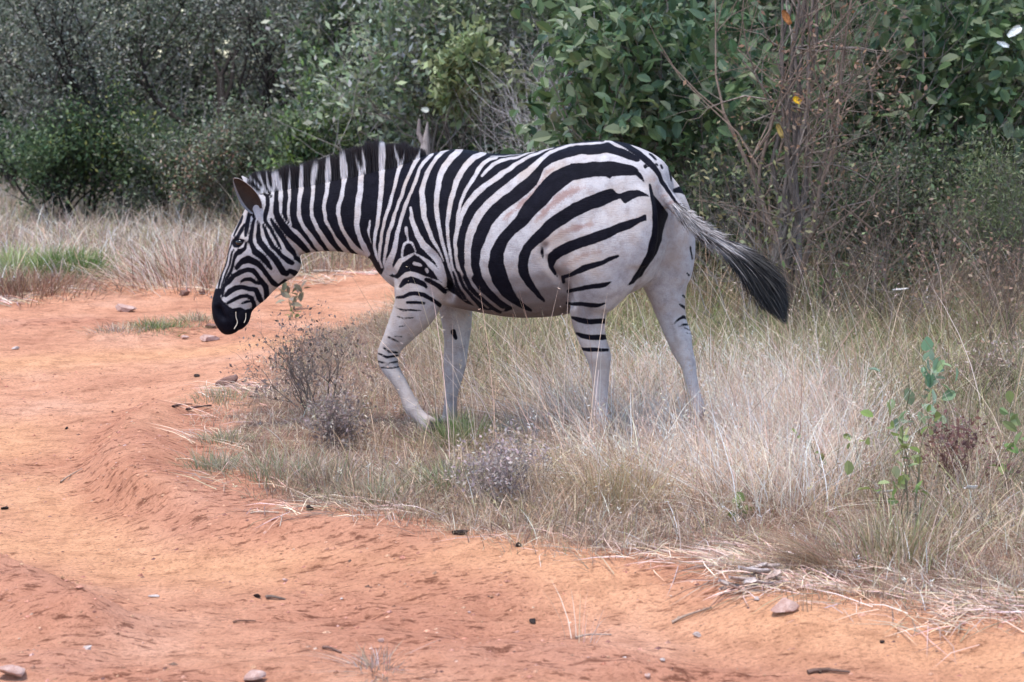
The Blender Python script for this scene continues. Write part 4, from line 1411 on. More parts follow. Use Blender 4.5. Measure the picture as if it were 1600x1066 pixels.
def shrub(name, label, cat, group, base, height, stems, depth, bark, r0, leaf, n_leaf, lsize, lcols, wts=None, spread=.6, off=.05, shape='rhomb', kids=3,
          up=.12, gnarl=.25, dirs=None, big=0, aspect=.45, tilt=.6, hang=0.0, leafmat=None, width=None):
    """a woody plant: trunk (all its wood) and crown (its leaves); big = leaves built one by one"""
    root = empty(name, base, label, cat, group)
    base = np.array(base, float)
    wb, tips = Buf(), []
    wd_ = width or height * .55
    inside = lambda p: math.hypot(p[0] - base[0], p[1] - base[1]) < wd_ * (1 + .18 * math.sin(5 * p[2] + base[0] * 7)) and p[2] < height * 1.15
    for s in range(stems):
        if dirs is not None:
            d = np.array(dirs[s % len(dirs)], float)
        else:
            az = rng.uniform(0, 2 * math.pi)
            tl_ = rng.uniform(.05, tilt)
            d = np.array([math.cos(az) * tl_, math.sin(az) * tl_, 1.0])
        b0 = base + np.array([rng.normal(0, .06), rng.normal(0, .06), -.08]) * (min(1, height) if stems > 1 else .3)
        grow(wb, b0, unit(d), height * rng.uniform(.38, .5), r0 * rng.uniform(.7, 1.1), depth, spread, bark, tips, 6, gnarl, up, kids, inside)
    add('trunk', wb.mesh('trunk', base), M_BARK, root)
    if n_leaf:
        segs = np.vstack([np.stack([t[:-1], t[1:]], 1) for t in tips])
        i = rng.integers(0, len(segs), n_leaf)
        u = rng.uniform(0, 1, (n_leaf, 1))
        p = segs[i, 0] * (1 - u) + segs[i, 1] * u + rng.normal(0, off, (n_leaf, 3))
        ax = unit(segs[i, 1] - segs[i, 0]) * .6 + rng.normal(0, .7, (n_leaf, 3)) - np.array([0, 0, hang])
        nr = rng.normal(0, .55, (n_leaf, 3)) + np.array([-.1, -.25, .8])
        L_ = rng.uniform(*lsize, n_leaf)
        tone = fbm(p * 2.1, 2, 41)[:, None] * .35 + 1
        c = clamp_leaf(pal(n_leaf, lcols, wts) * tone)
        keep = p[:, 2] > base[2] + min(.05, height * .1)
        p, ax, nr, L_, c = p[keep], ax[keep], nr[keep], L_[keep], c[keep]
        nb_ = 0
        if big:
            # the leaves that show largest: those on the side of the road
            x_, y_ = project(p)
            vis = (x_ > -20) & (x_ < 1620) & (y_ > -20)
            order = np.argsort(np.where(vis, p[:, 1], 1e3))
            sel = order[:big]
            rest = order[big:]
            me_l = LEAFS
            for k_ in sel:
                if not vis[k_]:
                    continue
                a_ = unit(ax[k_]); s_ = unit(np.cross(a_, nr[k_])); n_ = np.cross(s_, a_)
                from mathutils import Matrix
                mm = Matrix(((s_[0], a_[0], n_[0]), (s_[1], a_[1], n_[1]), (s_[2], a_[2], n_[2])))
                lo = bpy.data.objects.new('leaf', me_l[rng.integers(0, len(me_l))])
                COL.objects.link(lo)
                lo.parent = root
                lo.matrix_local = Matrix.LocRotScale(Vector(p[k_] - base), mm.to_quaternion(), Vector((L_[k_],) * 3))
            p, ax, nr, L_, c = p[rest], ax[rest], nr[rest], L_[rest], c[rest]
        lb = Buf()
        leaves(lb, p, ax, nr, L_, L_ * aspect * rng.uniform(.8, 1.2, len(p)), c, shape)
        add('crown', lb.mesh('crown', base, shape == 'rhomb'), leafmat or M_LEAF, root, kind='stuff' if big else None)
    return root

# leaf blanks, 1 m long, shared by every single leaf object
LEAFS = []
for i, c in enumerate([(.075, .125, .05), (.10, .155, .06), (.055, .10, .045), (.13, .17, .075), (.085, .14, .075), (.15, .18, .10)]):
    lb = Buf()
    leaves(lb, np.zeros((1, 3)), np.array([[0, 1.0, 0]]), np.array([[0, 0, 1.0]]), [1.0], [.52 + .06 * (i % 3)], np.array([c]), 'broad')
    me = lb.mesh('leaf', smooth=False)
    me.materials.append(M_LEAF)
    LEAFS.append(me)

def at(px, Y):
    """ground point at distance Y under pixel column px"""
    q = np.array([(px - 800) / F * Y, Y])
    return np.array([q[0], q[1], terrain(q[None])[0]])

DARKBARK = (.04, .033, .03)
GREYBARK = (.20, .175, .16)
REDBARK = (.21, .155, .125)
DULL = [(.105, .118, .082), (.14, .148, .108), (.075, .088, .062), (.19, .195, .15), (.29, .29, .25)]
DEEP = [(.06, .10, .042), (.08, .125, .05), (.045, .072, .035), (.12, .165, .07)]
MIDG = [(.10, .145, .065), (.14, .19, .085), (.07, .11, .055), (.19, .23, .13), (.26, .29, .20)]
BRIGHTG = [(.13, .20, .05), (.19, .26, .07), (.09, .15, .05)]
PALEG = [(.22, .28, .15), (.28, .33, .20), (.16, .22, .11), (.36, .39, .28)]

# thorn trees on the far left, dark crooked trunks
shrub('thorn_tree', 'crooked dark thorn tree leaning left behind the far grass', 'tree', None, at(262, 22.9), 3.4, 1, 4, DARKBARK, .07, 1, 9000, (.03, .06), DULL, None, .6, .14, dirs=[(-.42, 0, 1)], kids=4, width=2)
shrub('thorn_tree', 'upright dark thorn tree with the thickest forked trunk', 'tree', None, at(308, 23.2), 4.2, 2, 4, DARKBARK, .085, 1, 10000, (.03, .06), DULL, None, .55, .16, dirs=[(-.06, 0, 1), (.16, .1, 1)], kids=4, width=2.2)
shrub('thorn_tree', 'dark thorn tree with a long branch rising to the right', 'tree', None, at(368, 22.7), 3.2, 2, 4, DARKBARK, .05, 1, 8000, (.03, .06), DULL, None, .6, .14, dirs=[(.55, 0, 1), (-.05, .1, 1)], kids=4, width=2)
shrub('thorn_tree', 'grey green thorn tree at the road end of the far thicket', 'tree', None, at(40, 25.5), 3.8, 3, 4, DARKBARK, .06, 1, 24000, (.03, .065), DULL + MIDG, None, .6, .15, kids=4, width=2.2)
shrub('thorn_tree', 'dull thorn tree between the dark hollow and the leaning trunk', 'tree', None, at(150, 27.0), 4.0, 2, 4, DARKBARK, .07, 1, 24000, (.03, .06), DULL, None, .6, .16, kids=4, width=2.2)
shrub('thorn_tree', 'grey fine leaved tree above the zebra\'s mane', 'tree', None, at(455, 26.5), 3.9, 3, 4, DARKBARK, .06, 1, 24000, (.03, .06), DULL + [(.22, .22, .2), (.3, .3, .28)], None, .6, .15, kids=4, width=2.2)
shrub('thorn_tree', 'yellowish green fine leaved tree behind the bright green bush', 'tree', None, at(560, 27.5), 3.9, 3, 4, DARKBARK, .06, 1, 22000, (.03, .07), DULL + MIDG + [(.16, .19, .07)], None, .6, .15, kids=4, width=2.2)
# low growth under them
shrub('bush', 'low dark green bush in front of the dark hollow at the far verge', 'bush', None, at(85, 21.9), 1.3, 7, 3, DARKBARK, .02, 1, 6500, (.03, .07), DEEP, None, .7, .07, width=.6)
shrub('bush', 'low blackish bush beside the dark green one', 'bush', None, at(135, 22.2), 1.5, 6, 3, DARKBARK, .02, 1, 6000, (.03, .06), [(.03, .035, .025), (.06, .06, .045)], None, .7, .07, width=.6)
shrub('bush', 'low bush with yellow green leaf tips under the leaning thorn tree', 'bush', None, at(195, 22.0), 1.35, 7, 3, GREYBARK, .018, 1, 7500, (.03, .065), DEEP + [(.28, .30, .08)], [3, 3, 2, 1, .8], .7, .07, width=.6)
shrub('bush', 'low olive bush under the forked thorn tree', 'bush', None, at(280, 21.8), 1.3, 7, 3, GREYBARK, .018, 1, 7500, (.025, .06), DULL + MIDG, None, .7, .07, width=.6)
shrub('bush', 'twiggy brown green bush behind the zebra\'s ears', 'bush', None, at(360, 21.5), 1.3, 8, 3, GREYBARK, .016, 1, 7000, (.025, .055), DULL + MIDG + BROWNS, None, .7, .07, width=.55)
shrub('bush', 'olive bush behind the middle of the zebra\'s neck', 'bush', None, at(435, 21.5), 1.4, 8, 3, GREYBARK, .016, 1, 7500, (.03, .06), MIDG + DULL, None, .7, .07, width=.55)
shrub('bush', 'bright green bush with toothed tips above the mane', 'bush', None, at(515, 20.5), 1.5, 8, 3, GREYBARK, .016, 1, 6500, (.04, .09), BRIGHTG + DEEP + MIDG, None, .7, .07, width=.5)
for x_, y_, h_, l_ in ((70, 23.2, 2.6, 'bare grey twigs sticking out of the tree at the road end of the far thicket'), (215, 24.3, 2.8, 'bare grey twigs across the leaning thorn tree'),
                        (425, 24.0, 2.6, 'bare pale twigs forking above the zebra\'s ears'), (600, 20.2, 2.5, 'bare pale twigs in front of the blue green bush')):
    shrub('dead_bush', l_, 'bush', None, at(x_, y_), h_, 5, 4, (.40, .37, .35), .012, 1, 0, (0, 0), DULL, None, .55, .05, kids=3, width=.9, tilt=.8)
# middle: broad leaved tangle, paler
shrub('bush', 'tall blue green leafy bush behind the mane and withers', 'bush', None, at(590, 22.0), 2.8, 7, 4, GREYBARK, .025, 1, 11000, (.05, .11), MIDG + DEEP + DULL + [(.26, .28, .24), (.34, .35, .31)], None, .6, .12, 'rhomb', 3, width=.85)
shrub('bush', 'tall pale leafy bush above the zebra\'s withers', 'bush', None, at(690, 19.6), 2.7, 8, 4, GREYBARK, .02, 1, 9000, (.045, .11), PALEG + PALEG + MIDG + [(.30, .32, .29), (.42, .44, .40), (.24, .23, .2)], None, .6, .12, 'rhomb', 3, width=.85)
shrub('creeper_bush', 'yellow green creeper climbing over the pale bush', 'bush', None, at(742, 18.6), 2.5, 3, 4, GREYBARK, .016, 1, 3200, (.06, .12), [(.24, .29, .13), (.30, .34, .19), (.19, .24, .11)], None, .4, .07, 'rhomb', 3, tilt=.2, width=.4)
shrub('bush', 'dull green bush behind the zebra\'s back', 'bush', None, at(790, 19.8), 2.6, 8, 4, GREYBARK, .02, 1, 9000, (.04, .09), DULL + MIDG + PALEG + [(.30, .30, .28), (.42, .42, .40)], None, .6, .12, 'rhomb', 3, width=.8)
shrub('dead_bush', 'bare whitish twig bush left of the large leaved bush', 'bush', None, at(868, 17.5), 2.4, 10, 4, (.46, .43, .43), .012, 1, 0, (0, 0), DULL, None, .6, .05, kids=4, width=.62)
shrub('bush', 'low olive bush behind the dip of the zebra\'s back', 'bush', None, at(825, 17.0), 1.25, 7, 3, GREYBARK, .014, 1, 4500, (.03, .07), MIDG + DULL + PALEG, None, .7, .07, width=.5)
# pale broken trunk behind the withers
tb = Buf()
c0 = at(656, 18.2)
pts = np.array([c0 + np.array([0, 0, -.05]), c0 + np.array([.02, 0, .5]), c0 + np.array([.05, .02, .9]), c0 + np.array([.07, .02, 1.12])])
tube(tb, pts, [.07, .055, .045, .004], (.30, .26, .25), 9)
tube(tb, np.array([pts[2], pts[2] + [-.06, 0, .12], pts[2] + [-.05, 0, .24]]), [.03, .022, .012], (.30, .25, .24), 6)
s0 = empty('dead_stump', c0, 'pale broken stump standing behind the zebra\'s withers', 'stump')
add('trunk', tb.mesh('trunk', c0), M_BARK, s0)

# right: large leaved bushes
DARKD = [(.06, .07, .045), (.09, .095, .065), (.13, .11, .08)]
lg = [(.075, .125, .05), (.10, .16, .07), (.055, .10, .045), (.13, .18, .09), (.18, .22, .14)]
shrub('large_leaf_bush', 'large leaved green bush above the zebra\'s rump', 'bush', None, at(1010, 14.6), 2.5, 9, 3, GREYBARK, .024, 1, 2600, (.08, .14), lg, None, .6, .08, 'broad', 4, big=280, aspect=.55, hang=.15, width=.62)
shrub('large_leaf_bush', 'large leaved bush spreading pale leaves over the whitish twigs', 'bush', None, at(925, 15.6), 2.5, 4, 3, GREYBARK, .02, 1, 500, (.09, .16), lg + [(.18, .23, .14)], None, .6, .08, 'broad', 3, big=160, aspect=.6, hang=.15, width=.4, tilt=.4)
shrub('large_leaf_bush', 'tall large leaved bush right of the dead twig thicket', 'bush', None, at(1425, 15.0), 2.7, 9, 3, GREYBARK, .026, 1, 2800, (.08, .14), lg, None, .6, .09, 'broad', 4, big=280, aspect=.55, hang=.15, width=.75)
shrub('large_leaf_bush', 'large leaved bush behind the dead twig thicket', 'bush', None, at(1200, 16.2), 2.7, 8, 3, GREYBARK, .026, 1, 2600, (.07, .13), lg, None, .6, .09, 'broad', 4, big=60, aspect=.55, hang=.15, width=.8)
shrub('bush', 'dense dark green bush at the right edge behind the feathery one', 'bush', None, at(1575, 15.6), 2.7, 9, 4, GREYBARK, .026, 1, 11000, (.04, .09), DEEP + MIDG, None, .65, .10, 'rhomb', 3, width=.8)
shrub('feathery_bush', 'feathery yellow green bush drooping over the tall grass', 'bush', None, at(1570, 13.6), 1.3, 10, 3, GREYBARK, .012, 1, 8000, (.02, .05), [(.11, .14, .06), (.16, .18, .085), (.075, .10, .045)], None, .6, .05, 'rhomb', 4, aspect=.22, hang=.3, width=.55)
shrub('bush', 'fine leaved grey green bush below the tall large leaved bush', 'bush', None, at(1385, 13.9), 1.35, 10, 3, GREYBARK, .012, 1, 8000, (.018, .045), DARKD + DEEP + [(.2, .2, .15)], None, .65, .06, 'rhomb', 4, width=.55)
shrub('bush', 'dark leafy undergrowth bush beside the zebra\'s tail', 'bush', None, at(1125, 14.4), 1.2, 8, 3, GREYBARK, .012, 1, 4500, (.03, .08), DEEP + DARKD, None, .65, .06, 'rhomb', 3, width=.5)
shrub('bush', 'dark undergrowth bush at the foot of the large leaved bush', 'bush', None, at(1480, 14.2), 1.2, 8, 3, GREYBARK, .012, 1, 5000, (.03, .07), DEEP + DARKD, None, .65, .06, 'rhomb', 3, width=.5)
shrub('bush', 'dark undergrowth bush behind the dead trunk', 'bush', None, at(1275, 14.6), 1.4, 9, 3, GREYBARK, .012, 1, 6000, (.03, .07), DEEP + DARKD, None, .65, .06, 'rhomb', 3, width=.6)

# dead thicket with an upright trunk
dt = shrub('dead_tree', 'dead brown tree with bundled upright stems and dry twigs', 'tree', None, at(1228, 13.2), 3.0, 6, 4, REDBARK, .020, 1, 260, (.025, .055), [(.24, .13, .08), (.28, .17, .10), (.18, .12, .08)], None, .6, .05, 'rhomb', 4,
      dirs=[(.02, 0, 1), (-.04, .02, 1), (.06, -.02, 1), (-.5, 0, 1), (.35, -.05, 1), (-.12, .05, 1)], gnarl=.16, width=.62)
tb = Buf()
c0 = at(1228, 13.2)
for k_ in range(8):
    o_ = np.array([rng.normal(0, .035), rng.normal(0, .03), -.05])
    pp = [c0 + o_]
    for j in range(1, 7):
        pp.append(c0 + o_ * (1 + .15 * j) + np.array([rng.normal(0, .03) + .02 * j, rng.normal(0, .03), j * .36]))
    tube(tb, np.array(pp), np.linspace(rng.uniform(.012, .034), .008, 7), np.array([.20, .165, .148]) * rng.uniform(.6, 1.15), 6)
    tw = []
    for j in (2, 3, 4, 5):
        dz = unit(np.array([rng.normal(0, 1), rng.normal(0, .6), rng.uniform(-.1, .9)]))
        grow(tb, pp[j], dz, rng.uniform(.3, .6), .007, 1, .6, (.24, .20, .175), tw, 4, .25, .05, 4)
add('stem_bundle', tb.mesh('stem_bundle', c0), M_BARK, dt)
shrub('dead_bush', 'brown dry twig bush in front of the dead tree', 'bush', None, at(1290, 12.9), 1.9, 9, 4, REDBARK, .010, 1, 600, (.02, .045), [(.28, .16, .10), (.2, .12, .08), (.14, .15, .07)], None, .6, .05, 'rhomb', 4, tilt=.8, width=.5)
shrub('dead_bush', 'grey dry twig bush beside the zebra\'s tail tuft', 'bush', None, at(1175, 12.8), 1.2, 8, 4, GREYBARK, .008, 1, 450, (.02, .06), [(.22, .2, .1), (.14, .17, .07)], None, .6, .05, 'rhomb', 4, tilt=.9, width=.45)
shrub('dead_bush', 'grey dry twig bush below the tall large leaved bush', 'bush', None, at(1400, 12.6), 1.2, 9, 4, (.24, .19, .16), .007, 1, 500, (.02, .04), BROWNS + DEEP, None, .65, .05, 'rhomb', 4, tilt=1.1, width=.6)
shrub('dead_bush', 'brown dry twig bush at the right edge below the feathery bush', 'bush', None, at(1585, 11.6), .75, 9, 4, REDBARK, .006, 1, 500, (.02, .04), BROWNS, None, .65, .04, 'rhomb', 4, tilt=1.1, width=.5)

# the wood that closes the view behind all of them
def mass(name, label, n, xr, yr, zr, lens, seed, cols, tx, thr=-.2):
    fw = Buf()
    p = np.column_stack([rng.uniform(*xr, n), rng.uniform(*yr, n), rng.uniform(0, 1, n) * zr])
    dn = fbm(p * np.array([.8, .8, .9]), 3, seed)
    p = p[dn > thr]
    n = len(p)
    L_ = rng.uniform(*lens, n)
    leaves(fw, p, rng.normal(0, 1, (n, 3)), rng.normal(0, .6, (n, 3)) + [0, -.2, .8], L_, L_ * .5, clamp_leaf(pal(n, cols)), 'rhomb')
    for x in np.arange(*tx):
        b0 = np.array([x + rng.normal(0, .3), rng.uniform(*yr), 0])
        tube(fw, np.array([b0, b0 + [rng.normal(0, .2), 0, zr * .3], b0 + [rng.normal(0, .5), 0, zr * .6], b0 + [rng.normal(0, .8), 0, zr * .95]]), [.08, .07, .05, .02], DARKBARK, 5)
    add(name, fw.mesh(name), M_LEAF, label=label, kind='stuff')
mass('far_wood', 'dark mass of woodland closing the view behind the bushes', 92000, (-13, 13), (29, 37), 6.5, (.15, .32), 51, DULL + DEEP, (-12.5, 13, 1.1), -.6)
mass('thicket', 'dense dark thicket behind the large leaved bushes', 42000, (.2, 9), (17.5, 22.5), 5.0, (.12, .25), 53, DEEP, (.6, 9, .8))
# ------------------------------------------------------------------ small plants of their own
def tuft(label, px, py, n, h, cols, group=None, spread=.6, rad=.05, wid=.0032, lean=(0, 0), name='grass_tuft', seedy=0.0):
    c = GP(px, py)
    b = Buf()
    of = rng.normal(0, 1, (n, 2))
    q = c[:2] + of * rad
    r3 = on_ground(q); r3[:, 2] -= .008
    hh = rng.uniform(h * .45, h * 1.1, n)
    ln = of * spread * .5 + np.array(lean) + rng.normal(0, spread * .35, (n, 2))
    cc = np.clip(pal(n, cols, jit=.3), .01, .85)
    tip = blades(b, r3, hh, rng.uniform(wid * .6, wid * 1.4, n), ln, cc)
    if seedy:
        k = rng.random(n) < seedy
        seeds(b, tip[k], cc[k], wid, hh[k])
    return add(name, b.mesh(name, c), M_GRASS, None, label, 'grass', group, loc=tuple(c))

GG = [(.26, .27, .16), (.34, .33, .22), (.42, .38, .28), (.2, .22, .11)]
GR = [(.16, .22, .07), (.22, .28, .10), (.13, .18, .06), (.34, .36, .2)]
tuft('grey green tuft beside the dark tilted stone at the road edge', 345, 625, 300, .09, GG, None, 1.1, .09)
tuft('small olive tuft on the bare bank below the tilted stone', 352, 690, 240, .09, GG, None, 1.0, .06)
tuft('spiky grey green tuft at the lowest bend of the verge', 338, 732, 320, .12, GG, None, 1.1, .07)
tuft('yellowish tuft at the toe of the verge above the black dung', 590, 785, 420, .15, GG + STRAW, None, 1.0, .09)
tuft('straw and olive tuft overhanging the bare bank', 440, 745, 420, .16, GG + STRAW, None, 1.0, .10)
tuft('olive tuft with dark gaps beside the straw tuft', 520, 760, 420, .17, GG + STRAW + GREYST, None, 1.0, .09)
tuft('fresh green tuft growing at the zebra\'s planted forefoot', 716, 700, 360, .20, GR, None, .6, .06)
tuft('fresh green tuft on the verge below the planted forefoot', 705, 760, 380, .15, GR + GG, None, 1.0, .09)
tuft('fresh green sprawling tuft in the middle of the road', 245, 512, 520, .10, GR + GG, None, 1.4, .11, .005)
tuft('dry sprawling tuft beside the green one in the road', 310, 506, 480, .10, GG + STRAW, None, 1.4, .12, .005)
tuft('grey dry sprawling tuft on the left of the green one in the road', 185, 518, 360, .08, STRAW + GREYST, None, 1.5, .10, .005)
tuft('bright green leafy tuft at the far edge of the road', 112, 432, 900, .28, [(.12, .20, .05), (.17, .26, .08), (.09, .15, .04)], None, .9, .16, .008)
tuft('pale yellow green tuft at the left end of the far verge', 22, 430, 900, .30, [(.34, .40, .16), (.42, .46, .22), (.28, .33, .13)], None, .8, .22, .008)
tuft('reddish brown dead tuft bulging over the far road edge', 45, 458, 1500, .22, [(.28, .15, .10), (.36, .21, .14), (.2, .11, .08), (.42, .3, .2)], None, 1.0, .26, .006)
tuft('pinkish dead tuft at the far road edge by the zebra\'s muzzle', 290, 442, 1500, .45, PALE + BROWNS, None, 1.0, .32, .006, (-.25, 0))
tuft('brown straw bunch combed down over the bank towards the road', 1275, 888, 520, .30, [(.42, .29, .2), (.5, .37, .27), (.34, .22, .15)], None, .35, .05, .003, (-.95, -.35))
tuft('thin upright dead stalks on the bare road', 1255, 975 - 20, 14, .16, STRAW, None, .3, .02, .0028)
tuft('few pale dead stalks standing on the near road', 905, 1000, 16, .20, PALE, None, .5, .025, .0028)
tuft('dry uprooted grass clump lying on the near road', 590, 1044, 160, .10, GREYST, None, 1.9, .035, .0032)
tuft('yellow brown tuft under the bright grass', 960, 790, 500, .24, [(.46, .34, .2), (.55, .43, .28), (.38, .27, .15)], None, .6, .09, .0032, (-.1, 0), seedy=.1)
tuft('olive dark based tuft on the bank right of the combed straw', 1400, 870, 500, .25, OLIVE + STRAW, None, .8, .11, .0032)

for m_ in MOUTH:
    mouth_stem(*m_)

# dark dry bush in front of the neck, and its paler neighbour
DK = [(.11, .08, .07), (.17, .125, .11), (.24, .19, .165)]
shrub('dry_bush', 'brown twiggy dry bush with small withered leaves below the zebra\'s neck', 'bush', None, GP(495, 640), (.60), 11, 3, (.22, .175, .155), .0045, 1, 1000, (.010, .026), DK, None, .7, .012, 'rhomb', 4, width=.40, tilt=1.3, aspect=.5)
shrub('dry_bush', 'greyish brown dry bush on the verge between the forelegs and the road', 'bush', None, GP(800, 790), .34, 12, 3, (.30, .25, .24), .004, 1, 1300, (.01, .022), [(.38, .30, .28), (.28, .21, .195), (.46, .38, .35)], None, .7, .012, 'rhomb', 4, width=.3, tilt=1.1, aspect=.5)
shrub('dry_bush', 'greyish brown dry bush under the brown twiggy bush', 'bush', None, GP(520, 700), .30, 12, 3, (.22, .17, .165), .004, 1, 1400, (.01, .025), [(.30, .235, .21), (.22, .165, .145), (.4, .32, .28)], None, .7, .012, 'rhomb', 4, width=.36, tilt=1.2, aspect=.5)
shrub('dry_bush', 'reddish brown dry bush in the bright grass by the leafy weed', 'bush', None, GP(1490, 765), .34, 9, 3, (.16, .08, .07), .004, 1, 500, (.012, .03), [(.2, .1, .08), (.14, .07, .06)], None, .6, .012, 'rhomb', 3, width=.22, tilt=.7, aspect=.5)
shrub('dry_bush', 'brown dry bush low at the right edge of the tall grass', 'bush', None, GP(1560, 640), .42, 12, 3, (.20, .15, .12), .004, 1, 700, (.012, .03), BROWNS + GREYST, None, .7, .012, 'rhomb', 4, width=.4, tilt=1.2, aspect=.4)

def weed(label, px, py, h, stems, n, size, cols, group=None, tilt=.35, width=None):
    return shrub('leafy_weed', label, 'weed', group, GP(px, py), h, stems, 2, (.22, .2, .13), .0045, 1, n, size, cols, None, .4, .012, 'broad', 3, tilt=tilt, width=width or h * .4, aspect=.6)
weed('leafy green weed with branching stems standing in the bright grass', 1405, 815, .52, 4, 46, (.03, .06), [(.16, .22, .06), (.22, .27, .09), (.28, .30, .14)])
weed('blue green leafy weed behind the bright grass', 1465, 700, .50, 3, 40, (.04, .08), [(.22, .32, .2), (.30, .38, .25), (.2, .28, .14)])
weed('small single stemmed weed with yellow green leaves in the bright grass', 1283, 770, .36, 2, 12, (.02, .045), [(.26, .28, .09), (.2, .24, .08)])
weed('tiny green weed in the grass below the near hind leg', 1000, 720, .16, 2, 8, (.025, .04), [(.16, .2, .07)])
weed('green weed with round leaves at the road edge', 1150, 810, .10, 3, 14, (.03, .05), [(.16, .22, .06), (.22, .28, .1)])
weed('bright green herb under the dead tree', 1290, 505, .42, 4, 34, (.04, .08), [(.17, .26, .08), (.24, .33, .12)])
weed('round leaved creeping plant behind the zebra\'s chin', 462, 484, .22, 4, 18, (.05, .085), [(.14, .13, .08), (.2, .17, .11), (.24, .19, .14)])
weed('small bright green seedling below the zebra\'s chin', 452, 500, .07, 3, 9, (.025, .045), [(.13, .2, .07), (.17, .24, .09)])
weed('drooping green weed at the right edge of the verge', 1590, 760, .45, 3, 26, (.04, .07), [(.15, .2, .07), (.2, .25, .1)])

# ------------------------------------------------------------------ stones, dung, sticks, fallen leaves
def soil_mat(name, c0, c1, rough=.9):
    m, nt, b = new_mat(name)
    co = N(nt, 'ShaderNodeTexCoord').outputs['Object']
    n1 = noise(nt, 30, 6, .65, co)
    n2 = noise(nt, 220, 4, .7, co)
    r_ = ramp(nt, n1.outputs['Fac'], [(.3, c0), (.7, c1)])
    r2 = ramp(nt, n2.outputs['Fac'], [(.3, (.65, .62, .6)), (.55, (1, 1, 1))])
    nt.links.new(mix(nt, .8, r_.outputs[0], r2.outputs[0], 'MULTIPLY'), b.inputs['Base Color'])
    b.inputs['Roughness'].default_value = rough
    b.inputs['Specular IOR Level'].default_value = .15
    nt.links.new(bump(nt, n2.outputs['Fac'], .6, .002, bump(nt, n1.outputs['Fac'], .6, .006)), b.inputs['Normal'])
    return m
M_STONE = soil_mat('pink_stone', (.34, .19, .15), (.55, .40, .35))
M_DARKSTONE = soil_mat('dark_stone', (.13, .07, .06), (.26, .15, .12))
M_PALE = soil_mat('pale_stone', (.36, .28, .25), (.56, .48, .44))
M_DUNG = soil_mat('dung', (.018, .013, .012), (.05, .035, .03))
M_CLOD = soil_mat('clod', (.32, .14, .09), (.5, .26, .18))

def stone(name, label, cat, px, py, dims, mat, rot=0, tilt=(0, 0), seed=0, group=None, sub=3, sharp=.35):
    c = GP(px, py)
    bm = bmesh.new()
    bmesh.ops.create_icosphere(bm, subdivisions=sub, radius=1)
    P_ = np.array([v.co[:] for v in bm.verts])
    # cut by random planes for facets, then roughen
    r_ = np.random.default_rng(seed + 100)
    for _ in range(14):
        nrm = unit(r_.normal(0, 1, 3)); o_ = r_.uniform(.38, .85)
        dd = P_ @ nrm - o_
        P_ = P_ - np.maximum(dd, 0)[:, None] * nrm
    P_ = P_ * (1 + sharp * .3 * fbm(P_ * 1.7 + seed, 3, seed)[:, None])
    P_ = P_ * np.array(dims) / 2
    for v, p in zip(bm.verts, P_): v.co = p
    me = bpy.data.meshes.new(name); bm.to_mesh(me); bm.free()
    o = add(name, me, mat, None, label, cat, group, loc=(c[0], c[1], c[2] + dims[2] * .28))
    o.rotation_euler = (tilt[0], tilt[1], rot)
    return o

stone('stone', 'dark tilted stone at the road edge beside a grey green tuft', 'stone', 350, 603, (.15, .10, .07), M_DARKSTONE, .4, (.1, -.35), 1)
stone('stone', 'flat pinkish stone slab lying on the near road', 'stone', 1224, 995, (.112, .08, .05), M_STONE, .3, (.1, -.3), 2, sharp=.15)
stone('stone', 'pinkish stone on the road below the zebra\'s muzzle', 'stone', 325, 533, (.16, .1, .06), M_STONE, .2, (0, .2), 3)
stone('stone', 'pale stone on the far part of the road left of the zebra', 'stone', 200, 487, (.2, .12, .07), M_STONE, .0, (0, .2), 4)
stone('stone', 'small pale pebble on the far road near the left verge', 'pebble', 25, 546, (.06, .05, .03), M_PALE, 0, (0, 0), 5)
stone('stone', 'flat white chip on the road below the bank', 'pebble', 242, 933, (.06, .03, .016), M_PALE, .1, (0, 0), 6)
stone('stone', 'small white pebble near the lower left of the road', 'pebble', 138, 1016, (.035, .028, .02), M_PALE, .6, (0, 0), 7)
stone('stone', 'larger reddish stone in the lower left corner of the road', 'stone', 22, 1056, (.12, .09, .05), M_STONE, .4, (.1, .1), 8)
stone('stone', 'half buried pinkish stone on the near road beside the dry clump', 'stone', 394, 1060, (.09, .07, .05), M_STONE, .9, (0, 0), 9)
stone('stone', 'reddish stone at the far road edge left of the zebra\'s muzzle', 'stone', 288, 462, (.09, .07, .06), M_DARKSTONE, .2, (0, 0), 10)
stone('stone', 'small dark stone at the far road edge by the zebra\'s face', 'stone', 315, 461, (.10, .07, .06), M_DARKSTONE, 1.2, (0, 0), 11)
stone('stone', 'small pinkish stone just left of the bigger one below the muzzle', 'stone', 288, 530, (.07, .05, .035), M_STONE, .8, (0, 0), 12)
stone('stone', 'small dark stone on the road right of the green tuft', 'stone', 330, 512, (.08, .06, .045), M_DARKSTONE, .1, (0, 0), 13)
for k_, (x, y, s_, l_) in enumerate([(1036, 1034, .022, 'pale round pebble just above a darker one on the near road'), (1012, 1043, .026, 'pinkish pebble beside the pale round one on the near road'),
        (1088, 996, .035, 'pinkish flattish pebble below the thin straight stick'), (596, 1010, .03, 'pale pebble just above the dry uprooted clump'), (1182, 942, .03, 'pale pebble below the heap of dead leaves'),
        (446, 911, .03, 'pale pebble on the smooth road above the grey splinter'), (534, 956, .02, 'tiny pinkish pebble right of the grey splinter'), (733, 958, .018, 'tiny pale pebble on the road left of the standing stalks'),
        (975, 1050, .02, 'tiny pinkish pebble below the standing stalks')]):
    stone('pebble', l_, 'pebble', x, y, (s_, s_ * .8, s_ * .6), M_STONE if k_ % 2 else M_PALE, k_, (0, 0), 30 + k_, 'pebbles scattered on the near road', sub=2)
